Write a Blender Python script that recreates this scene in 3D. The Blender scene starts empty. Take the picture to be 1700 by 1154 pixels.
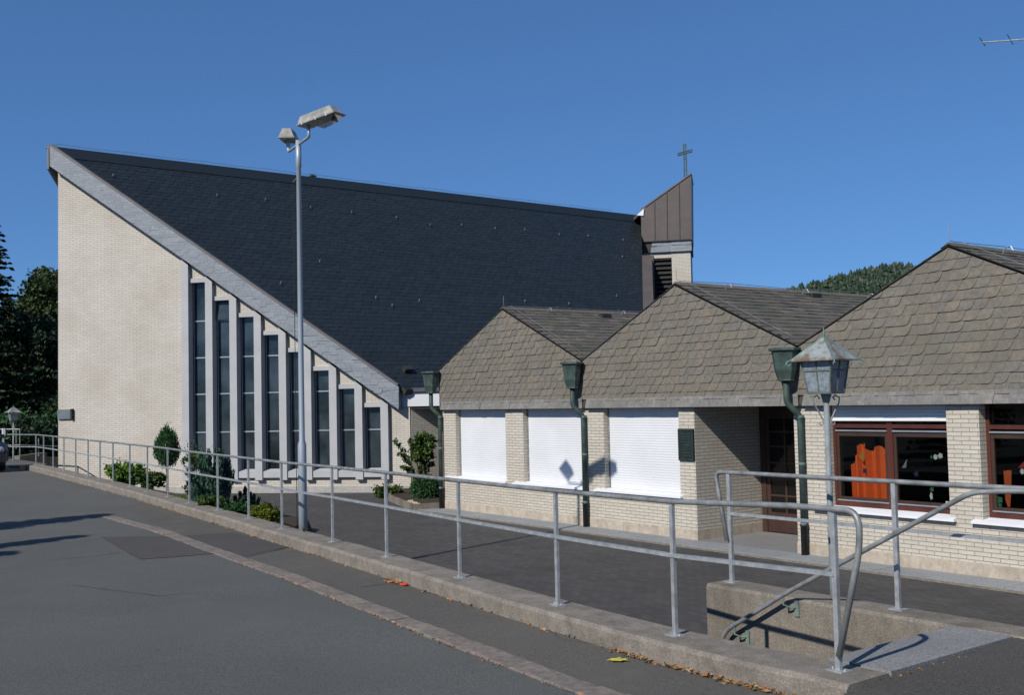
import bpy, bmesh, math, random
from mathutils import Vector, Matrix
random.seed(7)
C = bpy.context.scene.collection
R = math.radians
# ------------------------------------------------------------------ camera survey
F, PITCH, ROLL, YAW, H = 1746.3, .0502, .0223, .6352, 2.66
def lvl(r, fw, up=0):
    """level camera frame (right, forward, up) to world axes (x along the school front, y into it)"""
    return Vector((r*math.sin(YAW)-fw*math.cos(YAW), r*math.cos(YAW)+fw*math.sin(YAW), up))
def ray(px, py):
    xi=(px-850)/F; yi=(577-py)/F
    cr,sr=math.cos(ROLL),math.sin(ROLL)
    X=cr*xi+sr*yi; V=-sr*xi+cr*yi
    c,s=math.cos(PITCH),math.sin(PITCH)
    return lvl(X, c-V*s, s+V*c)
O = Vector((0,0,H))
def onz(px,py,z): r=ray(px,py); return O+r*((z-H)/r.z)
def onx(px,py,x): r=ray(px,py); return O+r*(x/r.x)
def ony(px,py,y): r=ray(px,py); return O+r*(y/r.y)
def onp(px,py,P,n):
    r=ray(px,py); return O+r*((Vector(P)-O).dot(n)/r.dot(n))
def dep(px,py,d): return O+ray(px,py)*d
# ------------------------------------------------------------------ mesh builder
class MB:
    def __init__(s): s.v=[]; s.f=[]; s.mi=[]
    def face(s, pts, m=0):
        i=len(s.v); s.v += [tuple(p) for p in pts]; s.f.append(tuple(range(i,i+len(pts)))); s.mi.append(m); return s
    def box(s, x0,x1,y0,y1,z0,z1, m=0):
        return s.obox(Vector((x0,y0,z0)),Vector((x1-x0,0,0)),Vector((0,y1-y0,0)),Vector((0,0,z1-z0)),m)
    def obox(s,o,a,b,c,m=0):
        o,a,b,c=Vector(o),Vector(a),Vector(b),Vector(c)
        if a.cross(b).dot(c)<0: a,b=b,a
        i=len(s.v)
        for k in range(8):
            s.v.append(tuple(o+(a if k&1 else a*0)+(b if k&2 else b*0)+(c if k&4 else c*0)))
        for q in ((0,2,3,1),(4,5,7,6),(0,1,5,4),(2,6,7,3),(0,4,6,2),(1,3,7,5)):
            s.f.append(tuple(i+j for j in q)); s.mi.append(m)
        return s
    def prism(s, poly, ext, m=0):
        """planar polygon extruded by vector ext"""
        poly=[Vector(p) for p in poly]; ext=Vector(ext)
        n=Vector((0,0,0))
        for k in range(len(poly)): n+= (poly[k]-poly[0]).cross(poly[(k+1)%len(poly)]-poly[0])
        if n.dot(ext)>0: poly=poly[::-1]
        i=len(s.v); N=len(poly)
        s.v += [tuple(p) for p in poly]+[tuple(p+ext) for p in poly]
        s.f.append(tuple(range(i,i+N))); s.f.append(tuple(range(i+2*N-1,i+N-1,-1))); s.mi+=[m,m]
        for k in range(N):
            k2=(k+1)%N; s.f.append((i+k2,i+k,i+N+k,i+N+k2)); s.mi.append(m)
        return s
    def tube(s, pts, r, n=8, cap=True, m=0):
        pts=[Vector(p) for p in pts]; rr=r if isinstance(r,(list,tuple)) else [r]*len(pts)
        up=None; rings=[]
        for k,p in enumerate(pts):
            a=pts[k]-pts[k-1] if k>0 else pts[1]-pts[0]
            b=pts[k+1]-pts[k] if k<len(pts)-1 else a
            t=(a.normalized()+b.normalized())
            t=t.normalized() if t.length>1e-6 else a.normalized()
            if up is None:
                up=Vector((0,0,1)) if abs(t.z)<.9 else Vector((1,0,0))
            u=(up-t*up.dot(t)).normalized(); w=t.cross(u); up=u
            base=len(s.v)
            for j in range(n):
                an=2*math.pi*(j+.5)/n
                s.v.append(tuple(p+(u*math.cos(an)+w*math.sin(an))*rr[k]))
            rings.append(base)
        for k in range(len(rings)-1):
            for j in range(n):
                j2=(j+1)%n
                s.f.append((rings[k]+j,rings[k]+j2,rings[k+1]+j2,rings[k+1]+j)); s.mi.append(m)
        if cap:
            s.f.append(tuple(rings[0]+j for j in reversed(range(n)))); s.f.append(tuple(rings[-1]+j for j in range(n))); s.mi+=[m,m]
        return s
    def leaf(s, p, size, d=None, asp=1.6, m=0):
        d=d or rv(); w=d.cross(rv())
        if w.length<1e-3: w=d.orthogonal()
        w=w.normalized()*size*.5; l=d*size*asp*.5; b=d.cross(w)*.35
        p=Vector(p)
        return s.face([p-l,p+w+b,p+l,p-w+b],m)
def rv():
    z=random.uniform(-1,1); a=random.uniform(0,2*math.pi); q=math.sqrt(1-z*z)
    return Vector((q*math.cos(a),q*math.sin(a),z))
def wloc(o):
    v=Vector((0,0,0))
    while o: v+=o.location; o=o.parent
    return v
def build(name, mb, mats, parent=None, smooth=False, label=None, seam=None):
    me=bpy.data.meshes.new(name)
    off=wloc(parent) if parent else Vector((0,0,0))
    vs=[tuple(Vector(p)-off) for p in mb.v]
    me.from_pydata(vs,[],mb.f)
    if not isinstance(mats,(list,tuple)): mats=[mats]
    for m in mats: me.materials.append(m)
    uv=me.uv_layers.new(name='UVMap')
    vv=mb.v
    for p in me.polygons:
        p.material_index=mb.mi[p.index]; p.use_smooth=smooth
        n=p.normal
        if abs(n.z)>.75:
            for li in p.loop_indices:
                q=vv[me.loops[li].vertex_index]; uv.data[li].uv=(q[0],q[1])
        else:
            t=Vector((-n.y,n.x,0)).normalized()
            for li in p.loop_indices:
                q=vv[me.loops[li].vertex_index]; uv.data[li].uv=(q[0]*t.x+q[1]*t.y,q[2])
    me.update()
    o=bpy.data.objects.new(name,me); C.objects.link(o)
    if parent: o.parent=parent
    if label: o['label']=label
    return o
def thing(name,label,cat,loc=(0,0,0),group=None):
    o=bpy.data.objects.new(name,None); o.empty_display_size=.2; C.objects.link(o); o.location=loc
    o['label']=label; o['category']=cat
    if group: o['group']=group
    return o
def tag(o,label,cat,group=None,kind=None):
    if label: o['label']=label
    if cat: o['category']=cat
    if group: o['group']=group
    if kind: o['kind']=kind
    return o
def struct(name,mb,m,smooth=False):
    o=build(name,mb,m,smooth=smooth); o['kind']='structure'; return o
def copy_tree(o,parent=None):
    c=o.copy(); C.objects.link(c)
    if parent: c.parent=parent
    for ch in list(o.children): copy_tree(ch,c)
    return c
# ------------------------------------------------------------------ materials
def mat(name): 
    m=bpy.data.materials.new(name); m.use_nodes=True
    nt=m.node_tree; return m,nt,nt.nodes['Principled BSDF']
def N(nt,t,**k):
    n=nt.nodes.new(t)
    for a,b in k.items(): setattr(n,a,b)
    return n
def ramp(nt,src,stops):
    r=N(nt,'ShaderNodeValToRGB'); e=r.color_ramp.elements
    while len(e)<len(stops): e.new(.5)
    for i,(p,c) in enumerate(stops):
        e[i].position=p; e[i].color=(*c,1) if len(c)==3 else c
    nt.links.new(src,r.inputs[0]); return r.outputs[0]
def noise(nt,co,scale,detail=4,rough=.55,stretch=None):
    n=N(nt,'ShaderNodeTexNoise'); n.inputs['Scale'].default_value=scale; n.inputs['Detail'].default_value=detail; n.inputs['Roughness'].default_value=rough
    if stretch:
        mp=N(nt,'ShaderNodeMapping'); mp.inputs['Scale'].default_value=stretch; nt.links.new(co,mp.inputs[0]); co=mp.outputs[0]
    nt.links.new(co,n.inputs['Vector']); return n.outputs['Fac']
def mix(nt,fac,a,b,mode='MIX'):
    m=N(nt,'ShaderNodeMix',data_type='RGBA',blend_type=mode)
    for i,x in ((0,fac),(6,a),(7,b)):
        if isinstance(x,(int,float)): m.inputs[i].default_value=x
        elif isinstance(x,tuple): m.inputs[i].default_value=(*x,1) if len(x)==3 else x
        else: nt.links.new(x,m.inputs[i])
    return m.outputs[2]
def mathn(nt,op,a,b=None,c=None):
    m=N(nt,'ShaderNodeMath',operation=op)
    for i,x in enumerate((a,b,c)):
        if x is None: continue
        if isinstance(x,(int,float)): m.inputs[i].default_value=x
        else: nt.links.new(x,m.inputs[i])
    return m.outputs[0]
def bump(nt,bs,h,strength=.3,dist=.01):
    b=N(nt,'ShaderNodeBump'); b.inputs['Strength'].default_value=strength; b.inputs['Distance'].default_value=dist
    nt.links.new(h,b.inputs['Height']); nt.links.new(b.outputs[0],bs.inputs['Normal'])
def coord(nt,w='Object'): return N(nt,'ShaderNodeTexCoord').outputs[w]
def mul(c,k): return tuple(x*k for x in c)
def m_simple(name,col,rough=.6,metal=0,var=.15,scale=6,bmp=0,fine=60,stretch=None,spec=None):
    m,nt,b=mat(name); co=coord(nt)
    n=noise(nt,co,scale,5,stretch=stretch); c=ramp(nt,n,[(.3,mul(col,1-var)),(.7,mul(col,1+var))])
    nt.links.new(c,b.inputs['Base Color']); b.inputs['Roughness'].default_value=rough; b.inputs['Metallic'].default_value=metal
    if spec is not None: b.inputs['Specular IOR Level'].default_value=spec
    if bmp: bump(nt,b,noise(nt,co,fine,3),bmp)
    return m
def m_brick(name,c1,c2,mortar,stain=(.30,.24,.17)):
    m,nt,b=mat(name); uv=coord(nt,'UV')
    br=N(nt,'ShaderNodeTexBrick'); br.offset=.5; br.offset_frequency=2
    nt.links.new(uv,br.inputs['Vector'])
    for k,v in (('Scale',1),('Mortar Size',.0055),('Mortar Smooth',.15),('Bias',0),('Brick Width',.25),('Row Height',.0625)): br.inputs[k].default_value=v
    br.inputs['Color1'].default_value=(*c1,1); br.inputs['Color2'].default_value=(*c2,1); br.inputs['Mortar'].default_value=(*mortar,1)
    big=noise(nt,uv,.7,6,.6); f=ramp(nt,big,[(.40,(0,0,0)),(.68,(1,1,1))])
    fine=noise(nt,uv,28,5,.7); ff=ramp(nt,fine,[(.3,(.86,.86,.86)),(.7,(1.08,1.08,1.08))])
    st=noise(nt,uv,3,5,.7,stretch=(1,6,1)); sf=ramp(nt,st,[(.6,(0,0,0)),(.85,(.5,.5,.5))])
    c=mix(nt,f,br.outputs['Color'],mix(nt,.30,br.outputs['Color'],stain)); c=mix(nt,sf,c,mix(nt,.35,c,stain)); c=mix(nt,1,c,ff,'MULTIPLY')
    nt.links.new(c,b.inputs['Base Color']); b.inputs['Roughness'].default_value=.85
    hgt=mathn(nt,'SUBTRACT',mathn(nt,'MULTIPLY',fine,.25),br.outputs['Fac'])
    bump(nt,b,hgt,.8,.006); return m
def m_tiles(name,cols,rough=.6,fine=.25,big=None,spec=.4):
    m,nt,b=mat(name); g=N(nt,'ShaderNodeNewGeometry'); co=coord(nt)
    k=len(cols); c=ramp(nt,g.outputs['Random Per Island'],[((i+.5)/k,cols[i]) for i in range(k)])
    n=noise(nt,co,14,6,.65); c=mix(nt,1,c,ramp(nt,n,[(.3,(1-fine,)*3),(.72,(1+fine,)*3)]),'MULTIPLY')
    if big:
        n2=noise(nt,co,big[0],5,.6); c=mix(nt,ramp(nt,n2,[(.45,(0,0,0)),(.75,(1,1,1))]),c,big[1])
    nt.links.new(c,b.inputs['Base Color']); b.inputs['Roughness'].default_value=rough; b.inputs['Specular IOR Level'].default_value=spec
    bump(nt,b,noise(nt,co,45,4,.7),.35,.006); return m
def m_ground(name,base,spk,sscale=320,patch=None,rough=.9,bmp=.5,cracks=False,pscale=.35):
    m,nt,b=mat(name); co=coord(nt)
    n1=noise(nt,co,sscale,3,.8); c=ramp(nt,n1,[(.32,mul(base,.62)),(.5,base),(.66,mul(base,1.25)),(.78,spk)])
    n2=noise(nt,co,pscale,7,.65); c=mix(nt,1,c,ramp(nt,n2,[(.3,(.87,.87,.865)),(.7,(1.12,1.115,1.1))]),'MULTIPLY')
    n3=noise(nt,co,70,5,.85); c=mix(nt,1,c,ramp(nt,n3,[(.36,(.55,.55,.55)),(.5,(1,1,1)),(.64,(1.5,1.48,1.43))]),'MULTIPLY')
    c=mix(nt,ramp(nt,noise(nt,co,55,2,.9),[(.70,(0,0,0)),(.74,(.6,.6,.6))]),c,(.30,.29,.26))
    if patch: c=mix(nt,ramp(nt,noise(nt,co,1.3,6,.7),[(.52,(0,0,0)),(.72,(1,1,1))]),c,patch)
    if cracks:
        v=N(nt,'ShaderNodeTexVoronoi',feature='DISTANCE_TO_EDGE'); v.inputs['Scale'].default_value=.33
        w=mix(nt,.12,co,N(nt,'ShaderNodeTexNoise').outputs['Color'],'ADD'); nt.links.new(w,v.inputs['Vector'])
        cr=ramp(nt,v.outputs['Distance'],[(0,(.55,.55,.55)),(.006,(1,1,1))]); c=mix(nt,.7,c,mix(nt,1,c,cr,'MULTIPLY'))
    nt.links.new(c,b.inputs['Base Color']); b.inputs['Roughness'].default_value=rough; b.inputs['Specular IOR Level'].default_value=.3
    bump(nt,b,n1,bmp,.004); return m
def m_pavers(name,base,w=.2,h=.1,mortar=.5):
    m,nt,b=mat(name); co=coord(nt)
    br=N(nt,'ShaderNodeTexBrick'); nt.links.new(co,br.inputs['Vector'])
    for k,v in (('Scale',1),('Mortar Size',.005),('Mortar Smooth',.3),('Bias',0),('Brick Width',w),('Row Height',h)): br.inputs[k].default_value=v
    br.inputs['Color1'].default_value=(*mul(base,.85),1); br.inputs['Color2'].default_value=(*mul(base,1.15),1); br.inputs['Mortar'].default_value=(*mul(base,mortar),1)
    n=noise(nt,co,150,3,.8); n2=noise(nt,co,.8,6,.7)
    c=mix(nt,1,br.outputs['Color'],ramp(nt,n,[(.3,(.75,)*3),(.62,(1.1,)*3),(.8,(2.0,1.9,1.7))]),'MULTIPLY')
    c=mix(nt,1,c,ramp(nt,n2,[(.3,(.82,)*3),(.7,(1.18,)*3)]),'MULTIPLY')
    c=mix(nt,ramp(nt,noise(nt,co,2.2,7,.75),[(.66,(0,0,0)),(.78,(.5,.5,.5))]),c,(.2,.19,.17))
    nt.links.new(c,b.inputs['Base Color']); b.inputs['Roughness'].default_value=.85; b.inputs['Specular IOR Level'].default_value=.3
    bump(nt,b,mathn(nt,'SUBTRACT',mathn(nt,'MULTIPLY',n,.4),br.outputs['Fac']),.6,.004); return m
def m_leaf(name,cols,rough=.55,trans=.25):
    m,nt,b=mat(name); g=N(nt,'ShaderNodeNewGeometry'); k=len(cols)
    c=ramp(nt,g.outputs['Random Per Island'],[((i+.5)/k,cols[i]) for i in range(k)])
    c=mix(nt,1,c,ramp(nt,noise(nt,coord(nt),1.8,3),[(.35,(.7,.75,.7)),(.65,(1.25,1.2,1.15))]),'MULTIPLY')
    nt.links.new(c,b.inputs['Base Color']); b.inputs['Roughness'].default_value=rough; b.inputs['Specular IOR Level'].default_value=.25
    t=N(nt,'ShaderNodeBsdfTranslucent'); nt.links.new(c,t.inputs[0]); ms=N(nt,'ShaderNodeMixShader'); ms.inputs[0].default_value=trans
    nt.links.new(b.outputs[0],ms.inputs[1]); nt.links.new(t.outputs[0],ms.inputs[2])
    nt.links.new(ms.outputs[0],nt.nodes['Material Output'].inputs[0]); return m
def m_glass(name,tint=(.9,.93,.92),refl=1.0):
    m,nt,b=mat(name); nt.nodes.remove(b)
    t=N(nt,'ShaderNodeBsdfTransparent'); t.inputs[0].default_value=(*tint,1)
    g=N(nt,'ShaderNodeBsdfGlossy'); g.inputs['Roughness'].default_value=.02
    fr=N(nt,'ShaderNodeFresnel'); fr.inputs[0].default_value=1.5
    ms=N(nt,'ShaderNodeMixShader'); nt.links.new(mathn(nt,'MULTIPLY',fr.outputs[0],refl),ms.inputs[0])
    nt.links.new(t.outputs[0],ms.inputs[1]); nt.links.new(g.outputs[0],ms.inputs[2]); nt.links.new(ms.outputs[0],nt.nodes['Material Output'].inputs[0]); return m
def m_concrete(name,base,stain=(.12,.10,.07),sc=3.,vert=True,spk=1.5,speck=120):
    m,nt,b=mat(name); co=coord(nt)
    n=noise(nt,co,speck,4,.8); c=ramp(nt,n,[(.3,mul(base,.6)),(.5,base),(.75,mul(base,spk))])
    s=noise(nt,co,sc,7,.7,stretch=(1,1,.25) if vert else None)
    c=mix(nt,ramp(nt,s,[(.42,(0,0,0)),(.72,(1,1,1))]),c,mix(nt,.6,c,stain))
    s2=noise(nt,co,9,5,.7); c=mix(nt,1,c,ramp(nt,s2,[(.3,(.8,.8,.8)),(.7,(1.15,1.15,1.15))]),'MULTIPLY')
    nt.links.new(c,b.inputs['Base Color']); b.inputs['Roughness'].default_value=.9
    bump(nt,b,n,.7,.008); return m

M={}
M['brick']=m_brick('cream_brick',(.565,.525,.445),(.505,.465,.395),(.25,.228,.19))
M['brick_church']=m_brick('pale_church_brick',(.59,.552,.485),(.545,.508,.443),(.38,.35,.30))
M['slate_gable']=m_tiles('weathered_brown_slate',[(.172,.152,.122),(.158,.142,.118),(.188,.16,.122),(.165,.147,.122),(.147,.137,.122),(.178,.16,.13),(.168,.146,.116),(.155,.142,.12)],fine=.25,big=(1.1,(.135,.125,.10)),rough=.75)
M['slate_back']=m_simple('slate_underlay',(.05,.045,.04),.9)
M['slate_roof']=m_tiles('mossy_roof_slate',[(.12,.105,.085),(.085,.08,.068),(.15,.125,.10),(.07,.066,.06),(.11,.10,.08)],fine=.35,rough=.8,big=(1.6,(.075,.08,.05)))
M['slate_dark']=m_tiles('dark_church_slate',[(.014,.020,.024),(.018,.025,.0295),(.012,.0175,.021),(.016,.0225,.027)],fine=.12,rough=.5,spec=.4)
M['slate_fascia']=m_tiles('blue_grey_fascia_slate',[(.20,.22,.245),(.22,.245,.27),(.19,.21,.235),(.235,.255,.28)],fine=.16,rough=.5)
M['copper_brown']=m_simple('brown_sheet_metal',(.100,.083,.075),.5,.15,.12,2)
M['cap_brown']=m_simple('brown_verge_cap',(.13,.115,.11),.5,.2,.15,2)
M['black']=m_simple('matt_black',(.012,.012,.012),.8)  # matt black of the slate verge edges, link soffit, sign edge and louvre back
M['plaster']=m_simple('pale_grey_plaster',(.395,.40,.405),.8,0,.06,2,.15)
M['white']=m_simple('white_paint',(.72,.73,.76),.6,0,.03,3)
M['white_fascia']=m_simple('white_fascia_board',(.56,.57,.60),.6,0,.04,3)
M['dark_glass']=None
M['zinc']=m_simple('dull_zinc',(.35,.37,.40),.4,.5,.15,4)
M['galv']=m_simple('galvanised_steel',(.40,.415,.42),.45,.45,.25,14,.15,80)
M['galv_dull']=m_simple('dull_weathered_steel',(.26,.27,.265),.5,.4,.35,9,.15,80)
M['verdigris']=m_simple('verdigris_copper',(.042,.07,.06),.65,.15,.45,7,.2,40)
M['verdigris_light']=m_simple('pale_verdigris',(.13,.19,.17),.65,.1,.35,9)
M['iron']=m_simple('black_cast_iron',(.035,.035,.033),.6,.2,.3,8)
M['wood']=m_simple('red_brown_wood',(.075,.022,.014),.4,0,.25,5,stretch=(1,1,.1))
M['wood_dark']=m_simple('dark_brown_wood',(.045,.024,.016),.5,0,.2,5)
M['concrete']=m_concrete('weathered_concrete',(.20,.175,.142),(.055,.05,.033),2.6,spk=1.8,speck=60)
M['kerb']=m_concrete('weathered_kerb_concrete',(.22,.192,.16),(.055,.05,.032),3.4,False,spk=1.7,speck=70)
M['plinth']=m_concrete('stained_plinth_render',(.48,.42,.34),(.24,.19,.13),3.,spk=1.15)
M['plinth_grey']=m_concrete('grey_plinth_render',(.40,.39,.37),(.3,.28,.25),2.,spk=1.1)
M['bluestone']=m_ground('blue_grey_paving_stone',(.235,.25,.265),(.33,.34,.35),90,patch=(.30,.29,.26),pscale=.9,bmp=.25)
M['landing']=m_ground('grey_landing_stone',(.20,.20,.203),(.33,.34,.35),90,patch=(.17,.175,.18),pscale=1.4,bmp=.25)
M['asphalt']=m_ground('road_asphalt',(.097,.099,.094),(.26,.25,.22),260,rough=.9,bmp=.6)
M['asphalt2']=m_ground('footway_asphalt',(.095,.091,.081),(.24,.23,.2),230,patch=(.12,.112,.098),bmp=.6)
M['asphalt3']=m_ground('patched_asphalt',(.072,.068,.066),(.16,.15,.14),260,bmp=.5)
M['asphalt_black']=m_ground('coarse_black_asphalt',(.07,.067,.061),(.14,.13,.11),140,bmp=1.)
M['plaza']=m_pavers('dark_plaza_pavers',(.068,.065,.063))
M['cobble']=m_tiles('gutter_stone',[(.175,.148,.125),(.205,.175,.145),(.15,.13,.115),(.19,.155,.135)],fine=.35,rough=.9)
M['soil']=m_ground('dark_soil',(.045,.033,.022),(.12,.09,.06),40,rough=1)
M['grass']=m_ground('dark_grass_ground',(.035,.05,.02),(.07,.09,.03),20,rough=1)
M['cream_tan']=m_simple('tan_limestone',(.5,.42,.3),.8)

# glass for the tall church windows: dark leaded panes
m,nt,b=mat('dark_church_glass'); co=coord(nt)
c=ramp(nt,noise(nt,co,1.1,3),[(.35,(.010,.015,.018)),(.65,(.04,.056,.066))]); nt.links.new(c,b.inputs['Base Color'])
b.inputs['Roughness'].default_value=.12; b.inputs['Specular IOR Level'].default_value=.6
bump(nt,b,noise(nt,co,1.4,2),.25,.02); M['dark_glass']=m
M['glass']=m_glass('window_glass',(.8,.82,.8),refl=.5)
M['lamp_glass']=m_glass('bubble_glass',(.75,.8,.82),.8)
# roller shutter: horizontal slats
m,nt,b=mat('white_roller_shutter'); uv=coord(nt,'UV'); sp=N(nt,'ShaderNodeSeparateXYZ'); nt.links.new(uv,sp.inputs[0])
fr=mathn(nt,'FRACT',mathn(nt,'DIVIDE',sp.outputs[1],.05)); c=ramp(nt,fr,[(0,(.55,.56,.58)),(.08,(.68,.69,.71)),(.5,(.72,.73,.75)),(.95,(.69,.70,.72)),(1,(.6,.61,.63))])
c=mix(nt,1,c,ramp(nt,noise(nt,uv,1.2,5),[(.3,(.90,.90,.885)),(.7,(1,1,1))]),'MULTIPLY')
nt.links.new(c,b.inputs['Base Color']); b.inputs['Roughness'].default_value=.5
pr=mathn(nt,'SINE',mathn(nt,'MULTIPLY',fr,math.pi)); bump(nt,b,pr,.45,.008); M['shutter']=m

# ------------------------------------------------------------------ tile fields
def clip(poly,planes):
    for (a,b,c) in planes:   # keep a*u+b*v<=c
        out=[]
        for i in range(len(poly)):
            p,q=poly[i],poly[(i+1)%len(poly)]
            dp=a*p[0]+b*p[1]-c; dq=a*q[0]+b*q[1]-c
            if dp<=0: out.append(p)
            if (dp<0<dq) or (dq<0<dp):
                t=dp/(dp-dq); out.append((p[0]+(q[0]-p[0])*t,p[1]+(q[1]-p[1])*t))
        poly=out
        if len(poly)<3: return []
    return poly
def edges(poly):
    """half planes of a convex polygon (counter-clockwise)"""
    r=[]
    for i in range(len(poly)):
        (x0,y0),(x1,y1)=poly[i],poly[(i+1)%len(poly)]
        a,b=(y1-y0),-(x1-x0); r.append((a,b,a*x0+b*y0))
    return r
def tiles(mb,o,u,v,n,poly,w,e,shape='scale',lift=.014,th=.007,var=.12,slant=0,rowvar=0,m=0):
    o,u,v,n=Vector(o),Vector(u),Vector(v),Vector(n)
    us=[p[0] for p in poly]; vs=[p[1] for p in poly]; pl=edges(poly)
    L=e*1.75; row=0; y=min(vs)-e*.3
    while y<max(vs):
        ee=e*(1+random.uniform(-rowvar,rowvar))
        x=min(us)-2*w-abs(slant)*(max(vs)-min(vs))+ (row%2)*w*.5+random.uniform(-.1,.1)*w
        while x<max(us)+w+abs(slant)*(max(vs)-min(vs)):
            ww=w*(1+random.uniform(-var,var)); j=random.uniform(-.02,.02)*e
            if shape=='scale':
                pts=[(-.30*ww,L),(-.30*ww,.0),(.58*ww,0),(.78*ww,.06*e),(.91*ww,.20*e),(.98*ww,.45*e),(1.02*ww,.8*e),(1.03*ww,L)]
            elif shape=='hex':
                pts=[(0,L),(0,.30*e),(.22*ww,.02*e),(.78*ww,0),(ww,.28*e),(ww,L)]
            else:
                pts=[(0,L),(0,0.01*e),(ww,0),(ww,L)]
            q=[(x+a+slant*(y+b_),y+b_+j) for a,b_ in pts]
            q2=clip(q[::1] if area(q)>0 else q[::-1],pl)
            if q2:
                li=lift*random.uniform(.8,1.3); sk=.007 if shape=='scale' else random.uniform(-.25,.25)*li
                def P(a,b_,dz=0):
                    f=1-(b_-y)/L; g=(a-x)/ww-.5
                    return o+u*a+v*b_+n*(li*f+sk*g+th+dz)
                top=[P(a,b_) for a,b_ in q2]
                i=len(mb.v); k=len(top)
                mb.v+= [tuple(p) for p in top]+[tuple(P(a,b_,-th-.004)) for a,b_ in q2]
                mb.f.append(tuple(range(i,i+k))); mb.mi.append(m)
                for t in range(k):
                    t2=(t+1)%k; mb.f.append((i+t2,i+t,i+k+t,i+k+t2)); mb.mi.append(m)
            x+=ww*1.0
        y+=ee; row+=1
    return mb
def area(p): return sum(p[i][0]*p[(i+1)%len(p)][1]-p[(i+1)%len(p)][0]*p[i][1] for i in range(len(p)))

# ================================================================== CAMERA, SKY, SUN
cam=bpy.data.objects.new('camera',bpy.data.cameras.new('camera')); C.objects.link(cam); bpy.context.scene.camera=cam
cam.data.lens=F/1700*36; cam.data.sensor_width=36; cam.data.sensor_fit='HORIZONTAL'; cam.data.clip_end=6000; cam.data.clip_start=.1
Rr=lvl(1,0); Uu=lvl(0,-math.sin(PITCH),math.cos(PITCH)); Ff=lvl(0,math.cos(PITCH),math.sin(PITCH))
cr,sr=math.cos(ROLL),math.sin(ROLL); Rc=Rr*cr-Uu*sr; Uc=Rr*sr+Uu*cr
cam.matrix_world=Matrix(((Rc.x,Uc.x,-Ff.x,0),(Rc.y,Uc.y,-Ff.y,0),(Rc.z,Uc.z,-Ff.z,H),(0,0,0,1)))
SUNEL=R(37.8); SA=R(105.6)   # shadows run towards SA
sd=Vector((-math.cos(SA)*math.cos(SUNEL),-math.sin(SA)*math.cos(SUNEL),math.sin(SUNEL)))  # towards the sun
sun=bpy.data.objects.new('sun',bpy.data.lights.new('sun','SUN')); C.objects.link(sun)
sun.data.energy=4.6; sun.data.angle=R(.5); sun.data.color=(1,.952,.875)
sun.rotation_euler=(-sd).to_track_quat('-Z','Y').to_euler(); sun.location=(0,-20,30)
w=bpy.data.worlds.new('World'); bpy.context.scene.world=w; w.use_nodes=True
sk=w.node_tree.nodes.new('ShaderNodeTexSky'); sk.sky_type='NISHITA'; sk.sun_disc=False; sk.sun_elevation=SUNEL
sk.sun_rotation=math.atan2(sd.x,sd.y); sk.air_density=1.0; sk.dust_density=.2; sk.ozone_density=3.0; sk.altitude=3000
bg=w.node_tree.nodes['Background']; bg.inputs[1].default_value=.10
wn=w.node_tree; gm=wn.nodes.new('ShaderNodeGamma'); gm.inputs[1].default_value=.6; wn.links.new(sk.outputs[0],gm.inputs[0])
mu=wn.nodes.new('ShaderNodeMix'); mu.data_type='RGBA'; mu.blend_type='MULTIPLY'; mu.inputs[0].default_value=1; mu.inputs[7].default_value=(.68,1.23,1.98,1)
wn.links.new(gm.outputs[0],mu.inputs[6]); wn.links.new(mu.outputs[2],bg.inputs[0])
vs=bpy.context.scene.view_settings; vs.view_transform='Standard'; vs.look='None'; vs.exposure=0; vs.gamma=1

# ================================================================== GROUND
def ztop(x):
    T=[(-60,1.02),(-36,1.02),(-30,.93),(-25,.86),(-20,.80),(-15,.80),(-11,.835),(-7.3,.85),(-5.7,.87),(-4.16,.93),(40,.93)]
    for (a,za),(b_,zb) in zip(T,T[1:]):
        if x<=b_: return za+(zb-za)*max(0,(x-a))/(b_-a)
    return .93
def onk(px,py,dz=0):
    P=onz(px,py,.85)
    for _ in range(12): P=onz(px,py,ztop(P.x)+dz)
    return P
zr=lambda x: ztop(x)-.155
POSTPX=[(1393,1115),(1122.6,1056),(919,1006.7),(761.5,960.6),(643,925.6),(550,900.9),(475,878),(413.5,862.4),(362,848.5),(318,836),(279,825.8),(246.4,816.5),(216.6,809),(189.6,802),(166.4,797),(145,792.5),(124.8,787.5),(106.4,782.5),(90,778),(73.8,774.5),(59.6,772)]
PP=[onk(*p) for p in POSTPX]
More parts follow.
